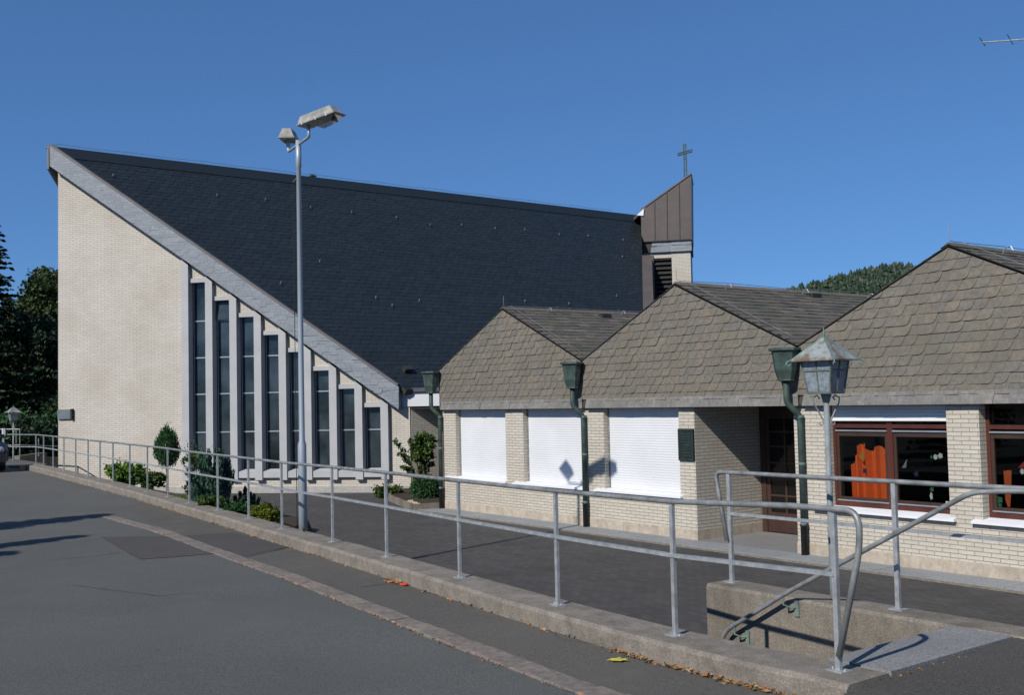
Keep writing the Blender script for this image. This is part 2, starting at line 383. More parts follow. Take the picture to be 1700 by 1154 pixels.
# smooth the surveyed line in plan
KX=[p.x for p in PP]; KY=[p.y for p in PP]
for _ in range(3):
    KY=[KY[0]]+[(KY[i-1]+2*KY[i]+KY[i+1])/4 for i in range(1,len(KY)-1)]+[KY[-1]]
def ky(x):
    if x>=KX[0]: return KY[0]+(KX[0]-x)*.05
    for i in range(len(KX)-1):
        if x>=KX[i+1]:
            t=(x-KX[i])/(KX[i+1]-KX[i]); return KY[i]+(KY[i+1]-KY[i])*t
    return KY[-1]
print('posts',[(round(a,2),round(b_,2)) for a,b_ in zip(KX,KY)])
g=MB(); 
g.face([(-3000,-3000,-.06),(3000,-3000,-.06),(3000,3000,-.06),(-3000,3000,-.06)]); struct('ground',g,M['grass'])
xs=[-70,-60,-50,-44,-40,KX[-1]-.1]+[x for x in reversed(KX[1:-1])]+[-4.16,-3.92]
def grid_sheet(xa,ya,yb,dz,steps=6):
    mb=MB()
    for i in range(len(xa)-1):
        a,b_=xa[i],xa[i+1]
        for j in range(steps):
            f0,f1=j/steps,(j+1)/steps
            A0=ya(a)+(yb(a)-ya(a))*f0; A1=ya(a)+(yb(a)-ya(a))*f1; B0=ya(b_)+(yb(b_)-ya(b_))*f0; B1=ya(b_)+(yb(b_)-ya(b_))*f1
            mb.face([(a,A0,zr(a)+dz),(b_,B0,zr(b_)+dz),(b_,B1,zr(b_)+dz),(a,A1,zr(a)+dz)])
    return mb
FW=.24; BW=.21      # kerb wall front / back half widths
ys=lambda x: 5.72 if x<-17.5 else (5.72+(x+17.5)*-.075 if x<-11.3 else 5.255+(x+11.3)*-.1)
ys_=lambda x: ky(x)-FW-.02 if x<-22 else min(ys(x) if x>-17.5 else ys(-17.5)+( -17.5-x)*.13, ky(x)-FW-.02)
xl=xs+[-3,0,6,14,30]
mb=grid_sheet([-70,-60,-50,-44,-40]+xl[5:],lambda x:-45,lambda x:ys_(x) if x>-38 else 7.0,0,4)
# road carries on round the end of the kerb wall, towards the far lamp
mb.face([(-70,7.0,zr(-40)),(-37.6,7.0,zr(-40)),(-37.6,8.0,zr(-40)),(-38.0,8.45,zr(-40)),(-70,8.45,zr(-40))])
struct('road',mb,M['asphalt'])
mb=grid_sheet(xl[5:],ys_,lambda x:ky(x)-FW+.1 if x<-3.9 else 6.6,.0,1)

struct('pavement',mb,M['asphalt2'])
mb=MB()
mb.face([(-3.93,5.42,.905),(-3.93,4.4,.779),(30,4.2,.779),(30,5.42,.905)]); mb.face([(-3.93,5.42,.905),(30,5.42,.905),(30,7.45,.926),(-3.93,7.45,.926)])
struct('asphalt_forecourt',mb,M['asphalt_black'])
# plaza, sunken
mb=MB()
Y=lambda x: ky(x)+.05
px=[-37]+[x for x in reversed(KX[1:])]+[-4.0,20]
for a,b_ in zip(px,px[1:]):
    a2=max(a,-36.5)
    mb.face([(a2,Y(a2),0),(b_,Y(b_),0),(b_,30,0),(a2,30,0)])
struct('plaza',mb,M['plaza'])
# patch of newer asphalt laid across road and footway
q=[(170,892),(233,929),(378,918),(400,925),(480,908),(388,884),(300,890)]
mb=MB(); pts=[onk(*p,dz=-.15) for p in q]; 
for i in range(len(pts)): pts[i].z=zr(pts[i].x)+.004
cen=sum(pts,Vector())/len(pts)
mb.face(pts[::-1] if area([(p.x,p.y) for p in pts])<0 else pts)
struct('road_patch',mb,M['asphalt3'])
mb=MB(); rng=random.Random(2)      # sealed edge of the patch and old cracks
def crack(pl,wd,dz=.006):
    for a,b_ in zip(pl,pl[1:]):
        d=(b_-a); k=max(2,int(d.length/.15)); pr=None
        for i in range(k+1):
            p=a+d*i/k; s_=Vector((-d.y,d.x,0)).normalized(); wv=wd*rng.uniform(.5,1.3); p=p+s_*rng.uniform(-.012,.012)
            p.z=zr(p.x)+dz; l,r_=p+s_*wv/2,p-s_*wv/2
            if pr: mb.face([pr[0],pr[1],r_,l])
            pr=(l,r_)
crack([onk(*p,dz=-.15) for p in q[:3]],.022); crack([onk(*p,dz=-.15) for p in ((408,926),(478,909))],.02)
crack([onk(*p,dz=-.153) for p in ((80,931),(150,925),(205,917))],.014)
crack([onk(*p,dz=-.153) for p in ((600,975),(640,970),(672,963))],.015)
crack([onk(*p,dz=-.153) for p in ((0,985),(120,972),(260,990),(330,985))],.010)
crack([onk(*p,dz=-.153) for p in ((880,1020),(930,1062),(975,1070))],.008)
crack([onk(*p,dz=-.153) for p in ((60,905),(140,898),(172,893))],.012)
struct('tar_seam',mb,M['asphalt_black'])
# gutter stones between road and footway
mb=MB(); x=-20.5
while x<-3.2:
    L=rng.uniform(.26,.34); y=ys(x); y2=ys(x+L-.012); z=zr(x)+.012+rng.uniform(-.004,.006); wd=.235+rng.uniform(-.01,.01)
    poly=[Vector((x,y-wd+.02,0)),Vector((x+L-.012,y2-wd+.02,0)),Vector((x+L-.012,y2+.02,0)),Vector((x,y+.02,0))]
    base=[p+Vector((rng.uniform(-.006,.006),rng.uniform(-.008,.008),0)) for p in poly]
    i=len(mb.v); ctr=sum(base,Vector())/4
    bot=[Vector((p.x,p.y,z-.05)) for p in base]; mid=[Vector((p.x,p.y,z-.006)) for p in base]; top=[Vector((ctr.x+(p.x-ctr.x)*.90,ctr.y+(p.y-ctr.y)*.85,z+rng.uniform(-.002,.003))) for p in base]
    mb.v+=[tuple(p) for p in bot+mid+top]
    for r0,r1 in ((0,4),(4,8)):
        for k in range(4): mb.f.append((i+r0+k,i+r0+(k+1)%4,i+r1+(k+1)%4,i+r1+k)); mb.mi.append(0)
    mb.f.append((i+8,i+9,i+10,i+11)); mb.mi.append(0); x+=L
struct('gutter_strip',mb,M['cobble'])
# kerb wall
def wallstrip(xa,y0f,y1f,zt,zb,bev=.03):
    mb=MB()
    secs=[]
    for x in xa:
        a,b_=y0f(x),y1f(x); t=zt(x)
        secs.append([Vector((x,a,zb(x))),Vector((x,a,t-bev)),Vector((x,a+bev,t)),Vector((x,b_-bev,t)),Vector((x,b_,t-bev)),Vector((x,b_,-.05))])
    for s0,s1 in zip(secs,secs[1:]):
        for k in range(5): mb.face([s0[k],s0[k+1],s1[k+1],s1[k]][::-1])
    mb.face(secs[0]); mb.face(secs[-1][::-1]); return mb
kx=[]; x=KX[-1]-.4
while x<-3.95: kx.append(x); x+=.45
kx.append(-3.93)
jig={x:(rng.uniform(-.012,.012),rng.uniform(-.006,.006)) for x in kx}
t_kw=thing('retaining_wall','long weathered concrete kerb wall carrying the galvanised railing beside the road','wall',(-18,ky(-18),0))
mb=wallstrip(kx,lambda x:ky(x)-FW+jig[x][0],lambda x:ky(x)+BW,lambda x:ztop(x)+jig[x][1]*.6,lambda x:zr(x)-.1)
build('wall_body',mb,M['kerb'],t_kw)
# stair: slab, steps, far wall
mb=MB(); mb.box(-4.40,-3.94,ky(-4.2)+BW+.002,7.19,.80,.935)
o=build('landing_slab',mb,M['landing']); o['kind']='structure'
mb=MB(); n_=6
for i in range(n_):
    mb.box(-4.40-.29*(i+1),-4.40-.29*i,ky(-5)+BW+.004+.02,7.195,-.02,.93-.133*(i+1))
struct('steps',mb,M['landing'])
t_sw=thing('stair_wall','rough concrete wall on the plaza side of the sunken steps','wall',(-5.6,7.3,0))
mb=wallstrip([-6.84,-6.3,-5.7,-5.1,-4.5,-3.95,-2,10],lambda x:7.2,lambda x:7.56,lambda x:.935,lambda x:-.02,.025)
build('wall_body',mb,M['concrete'],t_sw)
# ================================================================== RAILINGS
def arc_path(pts,r=.1,seg=5):
    pts=[Vector(p) for p in pts]; out=[pts[0]]
    for i in range(1,len(pts)-1):
        a,b_,c=pts[i-1],pts[i],pts[i+1]; d1=(a-b_).normalized(); d2=(c-b_).normalized()
        rr=min(r,(a-b_).length*.49,(c-b_).length*.49)
        p0=b_+d1*rr; p2=b_+d2*rr
        for k in range(seg+1):
            t=k/seg; out.append(p0*(1-t)**2+b_*2*t*(1-t)+p2*t*t)
    return out+[pts[-1]]
rail=thing('railing','long galvanised steel railing standing on the kerb wall along the road','railing',(KX[0],KY[0],.93))
RH=1.0; tops=[]
base=[Vector((x,y,ztop(x))) for x,y in zip(KX,KY)]
RHs=[1.0 if p.x>-22 else 1.0-.08*min(1,(-22-p.x)/13) for p in base]
for i,p in enumerate(base):
    RH=RHs[i]; mb=MB(); d=(base[min(i+1,len(base)-1)]-base[max(i-1,0)]); d.z=0; d.normalize(); s_=Vector((-d.y,d.x,0))
    wd,td=.036,.028
    mb.obox(p-d*wd/2-s_*td/2-Vector((0,0,.02)),d*wd,s_*td,Vector((0,0,RH)))
    mb.obox(p-d*.065-s_*.05,d*.13,s_*.10,Vector((0,0,.010))); 
    for sx in (-1,1): mb.tube([p+d*.048*sx,p+d*.048*sx+Vector((0,0,.022))],.008,6)
    build('post',mb,M['galv'],rail)
tp=[p+Vector((0,0,h_)) for p,h_ in zip(base,RHs)]
e1=tp[0]+(tp[0]-tp[1]).normalized()*.20
end=base[0]+Vector((.028,-.03,.10))
path=[Vector((e1.x,e1.y-.005,e1.z-.02))]
tail=arc_path([tp[0]+Vector((-.35,0.01,0)),e1,e1+Vector((.0,-.0,-.22)),end],.11,7)
ex_t=tp[-1]+lvl(-1.0,.25)+Vector((0,0,.02)); mb=MB(); mb.tube([ex_t]+tp[::-1][:-1]+tail,.021,10); build('top_rail',mb,M['galv_dull'],rail,True)
mb=MB()
for a,b_,ha,hb in zip(base,base[1:],RHs,RHs[1:]):
    a=a+Vector((0,0,.585*(ha-1))); b_=b_+Vector((0,0,.585*(hb-1))); d=(b_-a); dn=Vector((d.x,d.y,0)).normalized(); s_=Vector((-dn.y,dn.x,0))
    mb.obox(a+Vector((0,0,.585))-s_*.022,d,s_*.044,Vector((0,0,.026)))
d_=ex_t-tp[-1]; mb.obox(base[-1]+Vector((0,0,.585*RHs[-1]))+lvl(0,-.022),d_,lvl(0,.044),Vector((0,0,.026)))
build('middle_rail',mb,M['galv'],rail)
# railing above the stair wall with its own handrail
r2=thing('railing','shorter galvanised railing on the stair wall, ending in a rounded loop','railing',(-6.72,7.4,.93))
pb=[Vector((-6.722,7.42,.935)),Vector((-4.99,7.42,.935)),Vector((-3.2,7.42,.935)),Vector((-1.4,7.42,.935)),Vector((.4,7.42,.935))]
for p in pb:
    mb=MB(); mb.box(p.x-.019,p.x+.019,p.y-.015,p.y+.015,p.z-.02,p.z+1.0); mb.box(p.x-.06,p.x+.06,p.y-.05,p.y+.05,p.z,p.z+.01); build('post',mb,M['galv'],r2)
T=Vector((0,0,1.01))
mb=MB(); mb.tube(arc_path([Vector((-6.74,7.39,.935+.38)),Vector((-6.89,7.42,1.945)),pb[0]+T,pb[2]+T,pb[4]+T],.10,7),.021,10); build('top_rail',mb,M['galv_dull'],r2,True)
mb=MB(); mb.box(-6.72,.4,7.40,7.44,.935+.62,.935+.645); build('middle_rail',mb,M['galv'],r2)
hr=thing('handrail','sloping steel handrail bracketed to the stair wall beside the steps','handrail',(-5.5,7.1,.9))
mb=MB(); mb.tube(arc_path([(-6.60,7.1,.44),(-6.52,7.1,.575),(-5.825,7.1,1.0),(-4.15,7.1,1.93),(-3.85,7.12,1.955),(-3.3,7.12,1.97)],.09,6),.0195,10); build('rail',mb,M['galv_dull'],hr,True)
for bx in (-6.42,-5.87):
    zz=.645+(bx+6.42)*.61; mb=MB()
    mb.tube([(bx,7.1,zz-.02),(bx,7.1,zz-.09),(bx+.03,7.15,zz-.115),(bx+.06,7.19,zz-.115)],.009,6); mb.box(bx+.045,bx+.085,7.186,7.198,zz-.19,zz-.06)
    build('bracket',mb,M['verdigris_light'],hr)
# ================================================================== SCHOOL / PARISH HALL
YF=14.14; S=5.502; X0=-11.15
hall=thing('hall_building','low cream brick hall with three slate-hung gables and roller shutters','building',(-13.9,YF,0))
wallmb=MB(); plmb=MB()
ZS,ZT=.80,2.50
wins=[(-21.57,-19.50),(-18.83,-16.74),(-16.11,-14.0),(-10.70,-8.60),(-8.10,-6.0)]
def wallpiece(x0,x1,z0,z1,t=.2): wallmb.box(x0,x1,YF,YF+t,z0,z1)
xl_,xr_=-22.15,-.2
# lower wall, broken by the entrance recess
wallpiece(xl_,-13.60,.215,ZS); wallpiece(-11.34,xr_,.215,ZS)
plmb.box(xl_-.01,-13.59,YF-.012,YF+.2,0,.215); plmb.box(-11.35,xr_,YF-.012,YF+.2,0,.215)
edg=[xl_]+[v for w_ in wins for v in w_]+[xr_]
pil=[(xl_,-21.57),(-19.50,-18.83),(-16.74,-16.11),(-14.0,-13.60),(-11.34,-10.70),(-8.60,-8.10),(-6.0,-5.3),(-3.2,-2.6),(-.5,xr_)]
for a,b_ in pil: wallpiece(a,b_,ZS,ZT)
# entrance recess side walls and back
wallmb.box(-13.85,-13.60,YF+.2,15.95,.215,ZT); wallmb.box(-11.34,-11.1,YF+.2,15.95,.215,ZT)
plmb.box(-13.85,-13.59,YF+.2,15.95,0,.215); plmb.box(-11.35,-11.1,YF+.2,15.95,0,.215)
wallmb.box(xl_,xl_+.2,YF+.2,26,.0,ZT)     # left end wall
build('wall',wallmb,M['brick'],hall); build('plinth',plmb,M['plinth'],hall)
mb=MB(); mb.box(xl_+.2,xr_,26,26.2,0,3.4); mb.box(xr_-.2,xr_,YF+.2,26,0,3.4); build('back_wall',mb,M['brick'],hall)
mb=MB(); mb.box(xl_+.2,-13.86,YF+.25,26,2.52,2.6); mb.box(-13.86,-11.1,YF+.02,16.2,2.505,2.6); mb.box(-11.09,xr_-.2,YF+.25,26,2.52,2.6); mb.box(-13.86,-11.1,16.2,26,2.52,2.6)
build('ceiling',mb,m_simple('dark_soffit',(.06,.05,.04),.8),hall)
mb=MB(); mb.box(-13.59,-11.35,YF-.02,15.95,0,.03); build('porch_floor',mb,M['landing'],hall)
# gables
ZV,ZP,ZB=3.42,4.73,2.66
peaks=[X0-1.5*S-0.0+.0,X0-.5*S,X0+.5*S,X0+1.5*S]
valleys=[X0-2*S,X0-S,X0,X0+S,X0+2*S]
gb=MB(); gt=MB(); band=MB(); vg=MB(); rt=MB(); rb=MB(); rc=MB()
for k,xp in enumerate(peaks):
    xa,xb=valleys[k],valleys[k+1]
    y=YF-.03
    gb.prism([(xa,y,ZT),(xb,y,ZT),(xb,y,ZV),(xp,y,ZP),(xa,y,ZV)],(0,.12,0))
    poly=[(xa,ZB-.02),(xb,ZB-.02),(xb,ZV),(xp,ZP-.01),(xa,ZV)]
    tiles(gt,(0,y,0),(1,0,0),(0,0,1),(0,-1,0),poly,.215,.15,'scale',.02,.010,.08,rowvar=.02,slant=.28)
    # flared eaves course of long slates
    yb=y-.045
    band.prism([(xa,y-.01,ZT-.03),(xa,yb,ZT-.03),(xa,yb-.01,ZT),(xa,y-.01,ZB+.01)],(xb-xa,0,0))
    for s_,(x0,x1) in ((-1,(xa,xp)),(1,(xp,xb))):
        lo=Vector((x0 if s_<0 else x1,y-.05,ZV)); hi=Vector((xp,y-.05,ZP))
        dn=(hi-lo).normalized(); up=Vector((-dn.z,0,dn.x)) if dn.x>0 else Vector((dn.z,0,-dn.x))
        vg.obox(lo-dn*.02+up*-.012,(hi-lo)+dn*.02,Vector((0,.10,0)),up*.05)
        # roof plane
        L=(hi-lo).length; depth=26.2-(y-.03)
        rb.prism([lo+up*.0,hi+up*.0,hi+up*.02,lo+up*.02],(0,depth,0))
        o_=Vector((lo.x,y-.045,lo.z))+up*.022
        u_=Vector((0,1,0)); nrm=up
        # ccw polygon: use u along +y or -y for right-handed frame
        if dn.cross(up).y>0: pass
        tiles(rt,o_,u_,dn,nrm,[(0,-.02),(11.5,-.02),(11.5,L),(0,L)],.33,.19,'flat',.016,.008,.10,rowvar=.02)
    rc.prism([(xp-.13,y-.06,ZP-.005),(xp,y-.06,ZP+.075),(xp+.13,y-.06,ZP-.005),(xp,y-.06,ZP+.045)],(0,12,0))
build('gable',gb,M['slate_back'],hall); build('slate_cladding',gt,M['slate_gable'],hall); 
m_band=m_tiles('eaves_course_slate',[(.215,.205,.19),(.24,.225,.205),(.195,.19,.18)],fine=.3,big=(3,(.17,.165,.14)))
bt=MB()
build('eaves_board',band,M['slate_back'],hall)
for k in range(4): tiles(bt,(0,YF-.10,0),(1,0,0),(0,0,1),(0,-1,0),[(valleys[k],ZT-.035),(valleys[k+1],ZT-.035),(valleys[k+1],ZB),(valleys[k],ZB)],.24,.20,'flat',.01,.008,.1,slant=.25)
build('eaves_course',bt,m_band,hall)
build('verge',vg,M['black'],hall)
roof=build('roof',rb,M['slate_back'],hall); build('roof_slates',rt,M['slate_roof'],hall); build('ridge_cap',rc,M['slate_roof'],hall)
# left return of the slate hanging
mb=MB(); tiles(mb,(xl_-.08,0,0),(0,-1,0),(0,0,1),(-1,0,0),[(-26,ZT),(-YF+.03,ZT),(-YF+.03,ZV),(-26,ZV)],.24,.16,'scale',.012,.008,.1)
mb.box(xl_-.075,xl_-.02,YF-.02,26,ZT,ZV); build('side_cladding',mb,M['slate_gable'],hall)
# sills
for a,b_ in ((-22.0,-19.45),(-19.17,-16.70),(-16.39,-13.93),(-10.96,-8.50),(-8.24,-5.9)):
    mb=MB(); mb.prism([(a,YF-.085,.775),(a,YF-.085,.815),(a,YF+.168,.85),(a,YF+.168,.775)],(b_-a,0,0)); build('window_sill',mb,M['white'],hall)
# shutters down
for i,(a,b_) in enumerate(wins[:3]):
    mb=MB(); mb.box(a+.03,b_-.03,YF+.13,YF+.15,.848,ZT); s0=build('roller_shutter',mb,M['shutter'],hall)
    mb=MB(); mb.box(a,a+.03,YF+.115,YF+.16,.85,ZT); mb.box(b_-.03,b_,YF+.115,YF+.16,.85,ZT); mb.box(a+.03,b_-.03,YF+.12,YF+.16,ZT-.02,ZT+.0); build('shutter_guide',mb,M['galv_dull'],s0)
# open windows with wooden frames
def window(a,b_,shut):
    y0=YF+.17; wz=2.20
    mb=MB(); fw=.055
    mb.box(a,a+fw,y0,y0+.07,.85,ZT); mb.box(b_-fw,b_,y0,y0+.07,.85,ZT)
    mb.box(a+fw,b_-fw,y0,y0+.07,.85,.93); mb.box(a+fw,b_-fw,y0,y0+.07,2.10,2.16); mb.box(a+fw,b_-fw,y0,y0+.07,ZT-.04,ZT)
    xm=a+(b_-a)*.497; mb.box(xm-.05,xm+.05,y0-.006,y0+.07,.93,2.1); mb.box(xm-.05,xm+.05,y0-.006,y0+.07,2.16,ZT-.04)
    f=build('window_frame',mb,M['wood'],hall)
    for (c,d) in ((a+fw,xm-.05),(xm+.05,b_-fw)):
        mb=MB(); e=.05; y1=y0+.012
        mb.box(c,c+e,y1,y1+.05,.93,2.04); mb.box(d-e,d,y1,y1+.05,.93,2.04); mb.box(c+e,d-e,y1,y1+.05,1.97,2.04); mb.box(c+e,d-e,y1,y1+.05,.93,1.0)
        build('sash',mb,M['wood_dark'] if c>a+.3 or not shut else M['wood_dark'],f)
        mb=MB(); mb.box(c+e,d-e,y1+.02,y1+.026,1.0,1.97); build('pane',mb,M['glass'],f)
        for za,zb in ((2.045,2.07),(.935,.955)):
            mb=MB(); mb.box(c,d,y0-.014,y0-.001,za,zb); build('metal_drip',mb,M['zinc'],f)
        mb=MB(); mb.box(c,d,y1+.02,y1+.026,2.16,2.46); build('pane',mb,M['glass'],f)
    if shut:
        mb=MB(); mb.box(a+.03,b_-.03,YF+.135,YF+.15,2.235,ZT); mb.box(a+.03,b_-.03,YF+.115,YF+.155,2.212,2.235); build('roller_shutter',mb,M['shutter'],hall,label='white roller shutter pulled up above the window')
window(-10.70,-8.60,True); window(-8.10,-6.0,False); window(-5.3,-3.2,False); window(-2.6,-.5,False)
# room behind the open windows
mb=MB()
mb.face([(-11.0,YF+.25,.5),(-.4,YF+.25,.5),(-.4,19,.5),(-11.0,19,.5)]); mb.face([(-11.0,19,.5),(-.4,19,.5),(-.4,19,2.5),(-11.0,19,2.5)]); mb.face([(-11.0,YF+.25,.5),(-11.0,19,.5),(-11.0,19,2.5),(-11.0,YF+.25,2.5)]); mb.face([(-6.8,16,.5),(-6.8,19,.5),(-6.8,19,2.5),(-6.8,16,2.5)])
build('room_interior',mb,m_simple('dim_interior',(.045,.04,.034),.8),hall)
# door
dr=MB(); yD=15.90
dr.box(-13.58,-13.46,yD,yD+.1,.03,2.5); dr.box(-11.46,-11.36,yD,yD+.1,.03,2.5); dr.box(-13.46,-11.46,yD,yD+.1,2.3,2.5); dr.box(-12.55,-12.40,yD,yD+.1,.03,2.3)
m_door=m_simple('dark_red_brown_door',(.05,.026,.022),.45,0,.2,5); m_dg=m_simple('dark_door_glass',(.006,.006,.006),.08); door=build('door_frame',dr,m_door,hall)
for x0,x1 in ((-13.46,-12.55),(-12.40,-11.46)):
    mb=MB(); y1=yD+.02
    mb.box(x0,x0+.09,y1,y1+.05,.05,2.3); mb.box(x1-.09,x1,y1,y1+.05,.05,2.3); mb.box(x0+.09,x1-.09,y1,y1+.05,.05,.42); mb.box(x0+.09,x1-.09,y1,y1+.05,2.2,2.3)
    xm=(x0+x1)/2; mb.box(xm-.02,xm+.02,y1+.004,y1+.046,.42,2.2)
    for zz in (.74,1.05,1.36,1.67,1.95): mb.box(x0+.09,xm-.02,y1+.004,y1+.046,zz-.018,zz+.018); mb.box(xm+.02,x1-.09,y1+.004,y1+.046,zz-.018,zz+.018)
    lf=build('door_leaf',mb,m_door,door)
    mb=MB(); mb.box(x0+.09,x1-.09,y1+.022,y1+.028,.42,2.2); build('pane',mb,m_dg,door)
mb=MB(); mb.tube(arc_path([(-12.62,yD+.02,1.05),(-12.62,yD-.05,1.05),(-12.72,yD-.05,1.05)],.02),.009,6); build('handle',mb,M['zinc'],door)
# bronze tablet
tb=thing('memorial_plaque','dark green bronze plaque on the brick pillar beside the entrance recess','plaque',(-13.8,YF,1.75))
mb=MB(); mb.box(-14.0,-13.605,YF-.035,YF-.002,1.475,2.06); build('plate',mb,m_simple('dark_bronze',(.025,.037,.033),.5,.4,.3,6),tb)
mb=MB(); mb.box(-13.99,-13.615,YF-.045,YF-.036,1.485,1.50); mb.box(-13.99,-13.615,YF-.045,YF-.036,2.035,2.05); mb.box(-13.99,-13.975,YF-.045,YF-.036,1.5,2.035); mb.box(-13.63,-13.615,YF-.045,YF-.036,1.5,2.035)
rr_=random.Random(5)
for k in range(9):
    zz=1.96-k*.05; hw=rr_.uniform(.06,.14)
    if k!=5: mb.box(-13.80-hw,-13.80+hw,YF-.040,YF-.036,zz,zz+.016)
build('relief',mb,m_simple('worn_bronze',(.05,.075,.065),.45,.4,.3,12),tb)
# small dark vents on the hall roof
for k in (0,1):
    xp=peaks[k]; yy=YF+2.6+.9*k; dx=.30 if k==0 else .25
    mb=MB(); mb.box(xp+dx-.08,xp+dx+.1,yy,yy+.28,ZP-dx*.476-.02,ZP-dx*.476+.10); build('roof_vent',mb,M['iron'],hall)
# curved snow hooks and lightning wire
for k,xp in enumerate(peaks[:3]):
    for yy in (YF+1.1,YF+3.4,YF+5.6):
        mb=MB(); bx,bz=xp+.16,ZP-.04
        mb.tube([(bx,yy,bz),(bx+.05,yy,bz+.09),(bx+.13,yy,bz+.10),(bx+.17,yy,bz+.03)],.010,5); build('roof_hook',mb,M['zinc'],hall)
    mb=MB(); mb.tube([(xp,YF-.05,ZP+.32),(xp,YF-.05,ZP+.10),(xp,YF+.1,ZP+.09),(xp,YF+1.5,ZP+.115),(xp,YF+3,ZP+.09),(xp,YF+5,ZP+.115),(xp,YF+8,ZP+.10)],.006,5)
    for yy in (YF+1.5,YF+3.5,YF+5.5,YF+7.5): mb.tube([(xp,yy,ZP+.02),(xp,yy,ZP+.13)],.006,4)
    xv=xp+S/2; mb.tube([(xp+.05,YF+.1,ZP+.10),(xv-.25,YF+.12,ZV+.21)],.004,4)
    build('lightning_wire',mb,M['galv_dull'],hall)
# paving strip along the hall
mb=MB(); x=xl_-.2
while x<xr_:
    x2=min(x+.99,xr_); mb.box(x+.003,x2-.003,13.52+rng.uniform(-.015,.0),YF-.014,.0,.03+rng.uniform(0,.004)); x=x2
struct('paving_strip',mb,M['bluestone'])
mb=MB(); mb.box(xl_-.2,xr_,13.44,13.50,-.02,.022); struct('paving_edge',mb,M['concrete'])
# downpipes
def downpipe(xv,first=[None]):
    if first[0] is None:
        t=thing('downpipe','x','downpipe',(xv,YF-.2,0))
        yc=YF-.26; mb=MB(); n=8
        def ring(c,ra,z,sy=.8): return [Vector((c+ra*math.cos(2*math.pi*(k+.5)/n),yc+ra*sy*math.sin(2*math.pi*(k+.5)/n),z)) for k in range(n)]
        rs=[ring(xv,.245,3.42),ring(xv,.285,3.42),ring(xv,.285,3.38),ring(xv,.235,3.37),ring(xv+.0,.19,3.05),ring(xv+.005,.145,2.90),ring(xv+.005,.15,2.885),ring(xv+.005,.10,2.87)]
        i=len(mb.v)
        for r_ in rs: mb.v+=[tuple(p) for p in r_]
        for a in range(len(rs)-1):
            for k in range(n): mb.f.append((i+a*n+(k+1)%n,i+a*n+k,i+(a+1)*n+k,i+(a+1)*n+(k+1)%n)); mb.mi.append(0)
        mb.f.append(tuple(i+k for k in range(n))); mb.mi.append(0)
        hp=build('hopper',mb,M['verdigris'],t)
        mb=MB(); mb.tube(arc_path([(xv+.005,yc,2.9),(xv+.005,yc,2.52),(xv+.13,YF-.09,2.30),(xv+.13,YF-.09,.50)],.07),.052,10); build('pipe',mb,M['verdigris'],t,True)
        for zz in (2.27,1.5,.52): mb=MB(); mb.tube([(xv+.13,YF-.09,zz),(xv+.13,YF-.09,zz+.04)],.058,10); mb.box(xv+.12,xv+.14,YF-.06,YF+.0,zz+.005,zz+.035); build('bracket',mb,M['verdigris_light'],t)
        mb=MB(); mb.tube([(xv+.13,YF-.09,.0),(xv+.13,YF-.09,.50),(xv+.13,YF-.09,.502),(xv+.13,YF-.09,.53)],[.058,.058,.068,.068],10); build('standpipe',mb,M['iron'],t,True)
        first[0]=(t,xv); return t
    t=copy_tree(first[0][0]); t.location.x+=xv-first[0][1]; return t
for xv,lb in ((X0-2*S-.12,'verdigris copper downpipe with hopper at the left end of the hall, by the climbing bush'),(X0-S-.12,'verdigris copper downpipe with hopper between the second and third white shutters'),(X0-.12,'verdigris copper downpipe with hopper behind the lantern, right of the entrance'),(X0+S,'verdigris copper downpipe of the far right gable')):
    if xv>-7: continue
    t=downpipe(xv); t['label']=lb; t['category']='downpipe'; t['group']='copper downpipes on the hall front'
# things behind the open windows
cur=thing('curtain','bright orange curtain hanging behind the left pane of the open window','curtain',(-10,YF+.3,1))
mb=MB(); n=26; pts=[]
for k in range(n+1):
    t_=k/n; x=-10.46+t_*.70; pts.append((x,YF+.29+.055*math.sin(t_*24)+.02*math.sin(t_*51)))
for k in range(n):
    a,b_=pts[k],pts[k+1]; za=1.80-.07*math.sin(k*.55)-.05*(k>17); zb=1.80-.07*math.sin((k+1)*.55)-.05*(k>17)
    if k<6: za,zb=1.50+.03*k,1.53+.03*k
    mb.face([(a[0],a[1],.93),(b_[0],b_[1],.93),(b_[0]-.03*t_,b_[1]+.03,zb),(a[0]-.03*t_,a[1]+.03,za)])
m,nt,b=mat('orange_cloth'); b.inputs['Base Color'].default_value=(.72,.115,.018,1); b.inputs['Roughness'].default_value=.8; M['orange']=m
build('cloth',mb,m,cur,True)
def flat(name,mats,polys,label,cat,y=YF+.212):
    t=thing(name,label,cat,(sum(p[0] for p in polys[0][1])/len(polys[0][1]),y,polys[0][1][0][1]),'paper figures stuck to the open windows')
    for nm,pl_,mk in [(q[0],q[1],q[2]) for q in polys]:
        mb=MB(); mb.prism([(x,y,z) for x,z in pl_],(0,.003,0)); build(nm,mb,mats[mk],t)
    return t
paper={}
for k,c in (('w',(.55,.56,.54)),('g',(.03,.16,.09)),('b',(.02,.025,.10)),('y',(.35,.24,.03)),('r',(.3,.02,.02)),('o',(.45,.08,.02)),('gr',(.2,.24,.22))):
    paper[k]=m_simple('paper_'+{'w':'white','g':'green','b':'blue','y':'yellow','r':'red','o':'orange','gr':'grey'}[k],c,.8)
def blob(cx,cz,rx,rz,n=10,w_=.15):
    return [(cx+rx*math.cos(2*math.pi*k/n)*(1+w_*((k%2)*2-1)),cz+rz*math.sin(2*math.pi*k/n)*(1+w_*((k%2)*2-1))) for k in range(n)]
def W(px,py):
    p=ony(px,py,YF+.212); return p.x,p.z
flat('paper_flowers',paper,[('petals',blob(*W(1553,759),.035,.04),'w'),('petals',blob(*W(1561,757),.04,.04),'w'),('leaf',blob(*W(1546,759),.015,.03),'g')],'white paper flowers on the upper right of the middle pane','paper decoration')
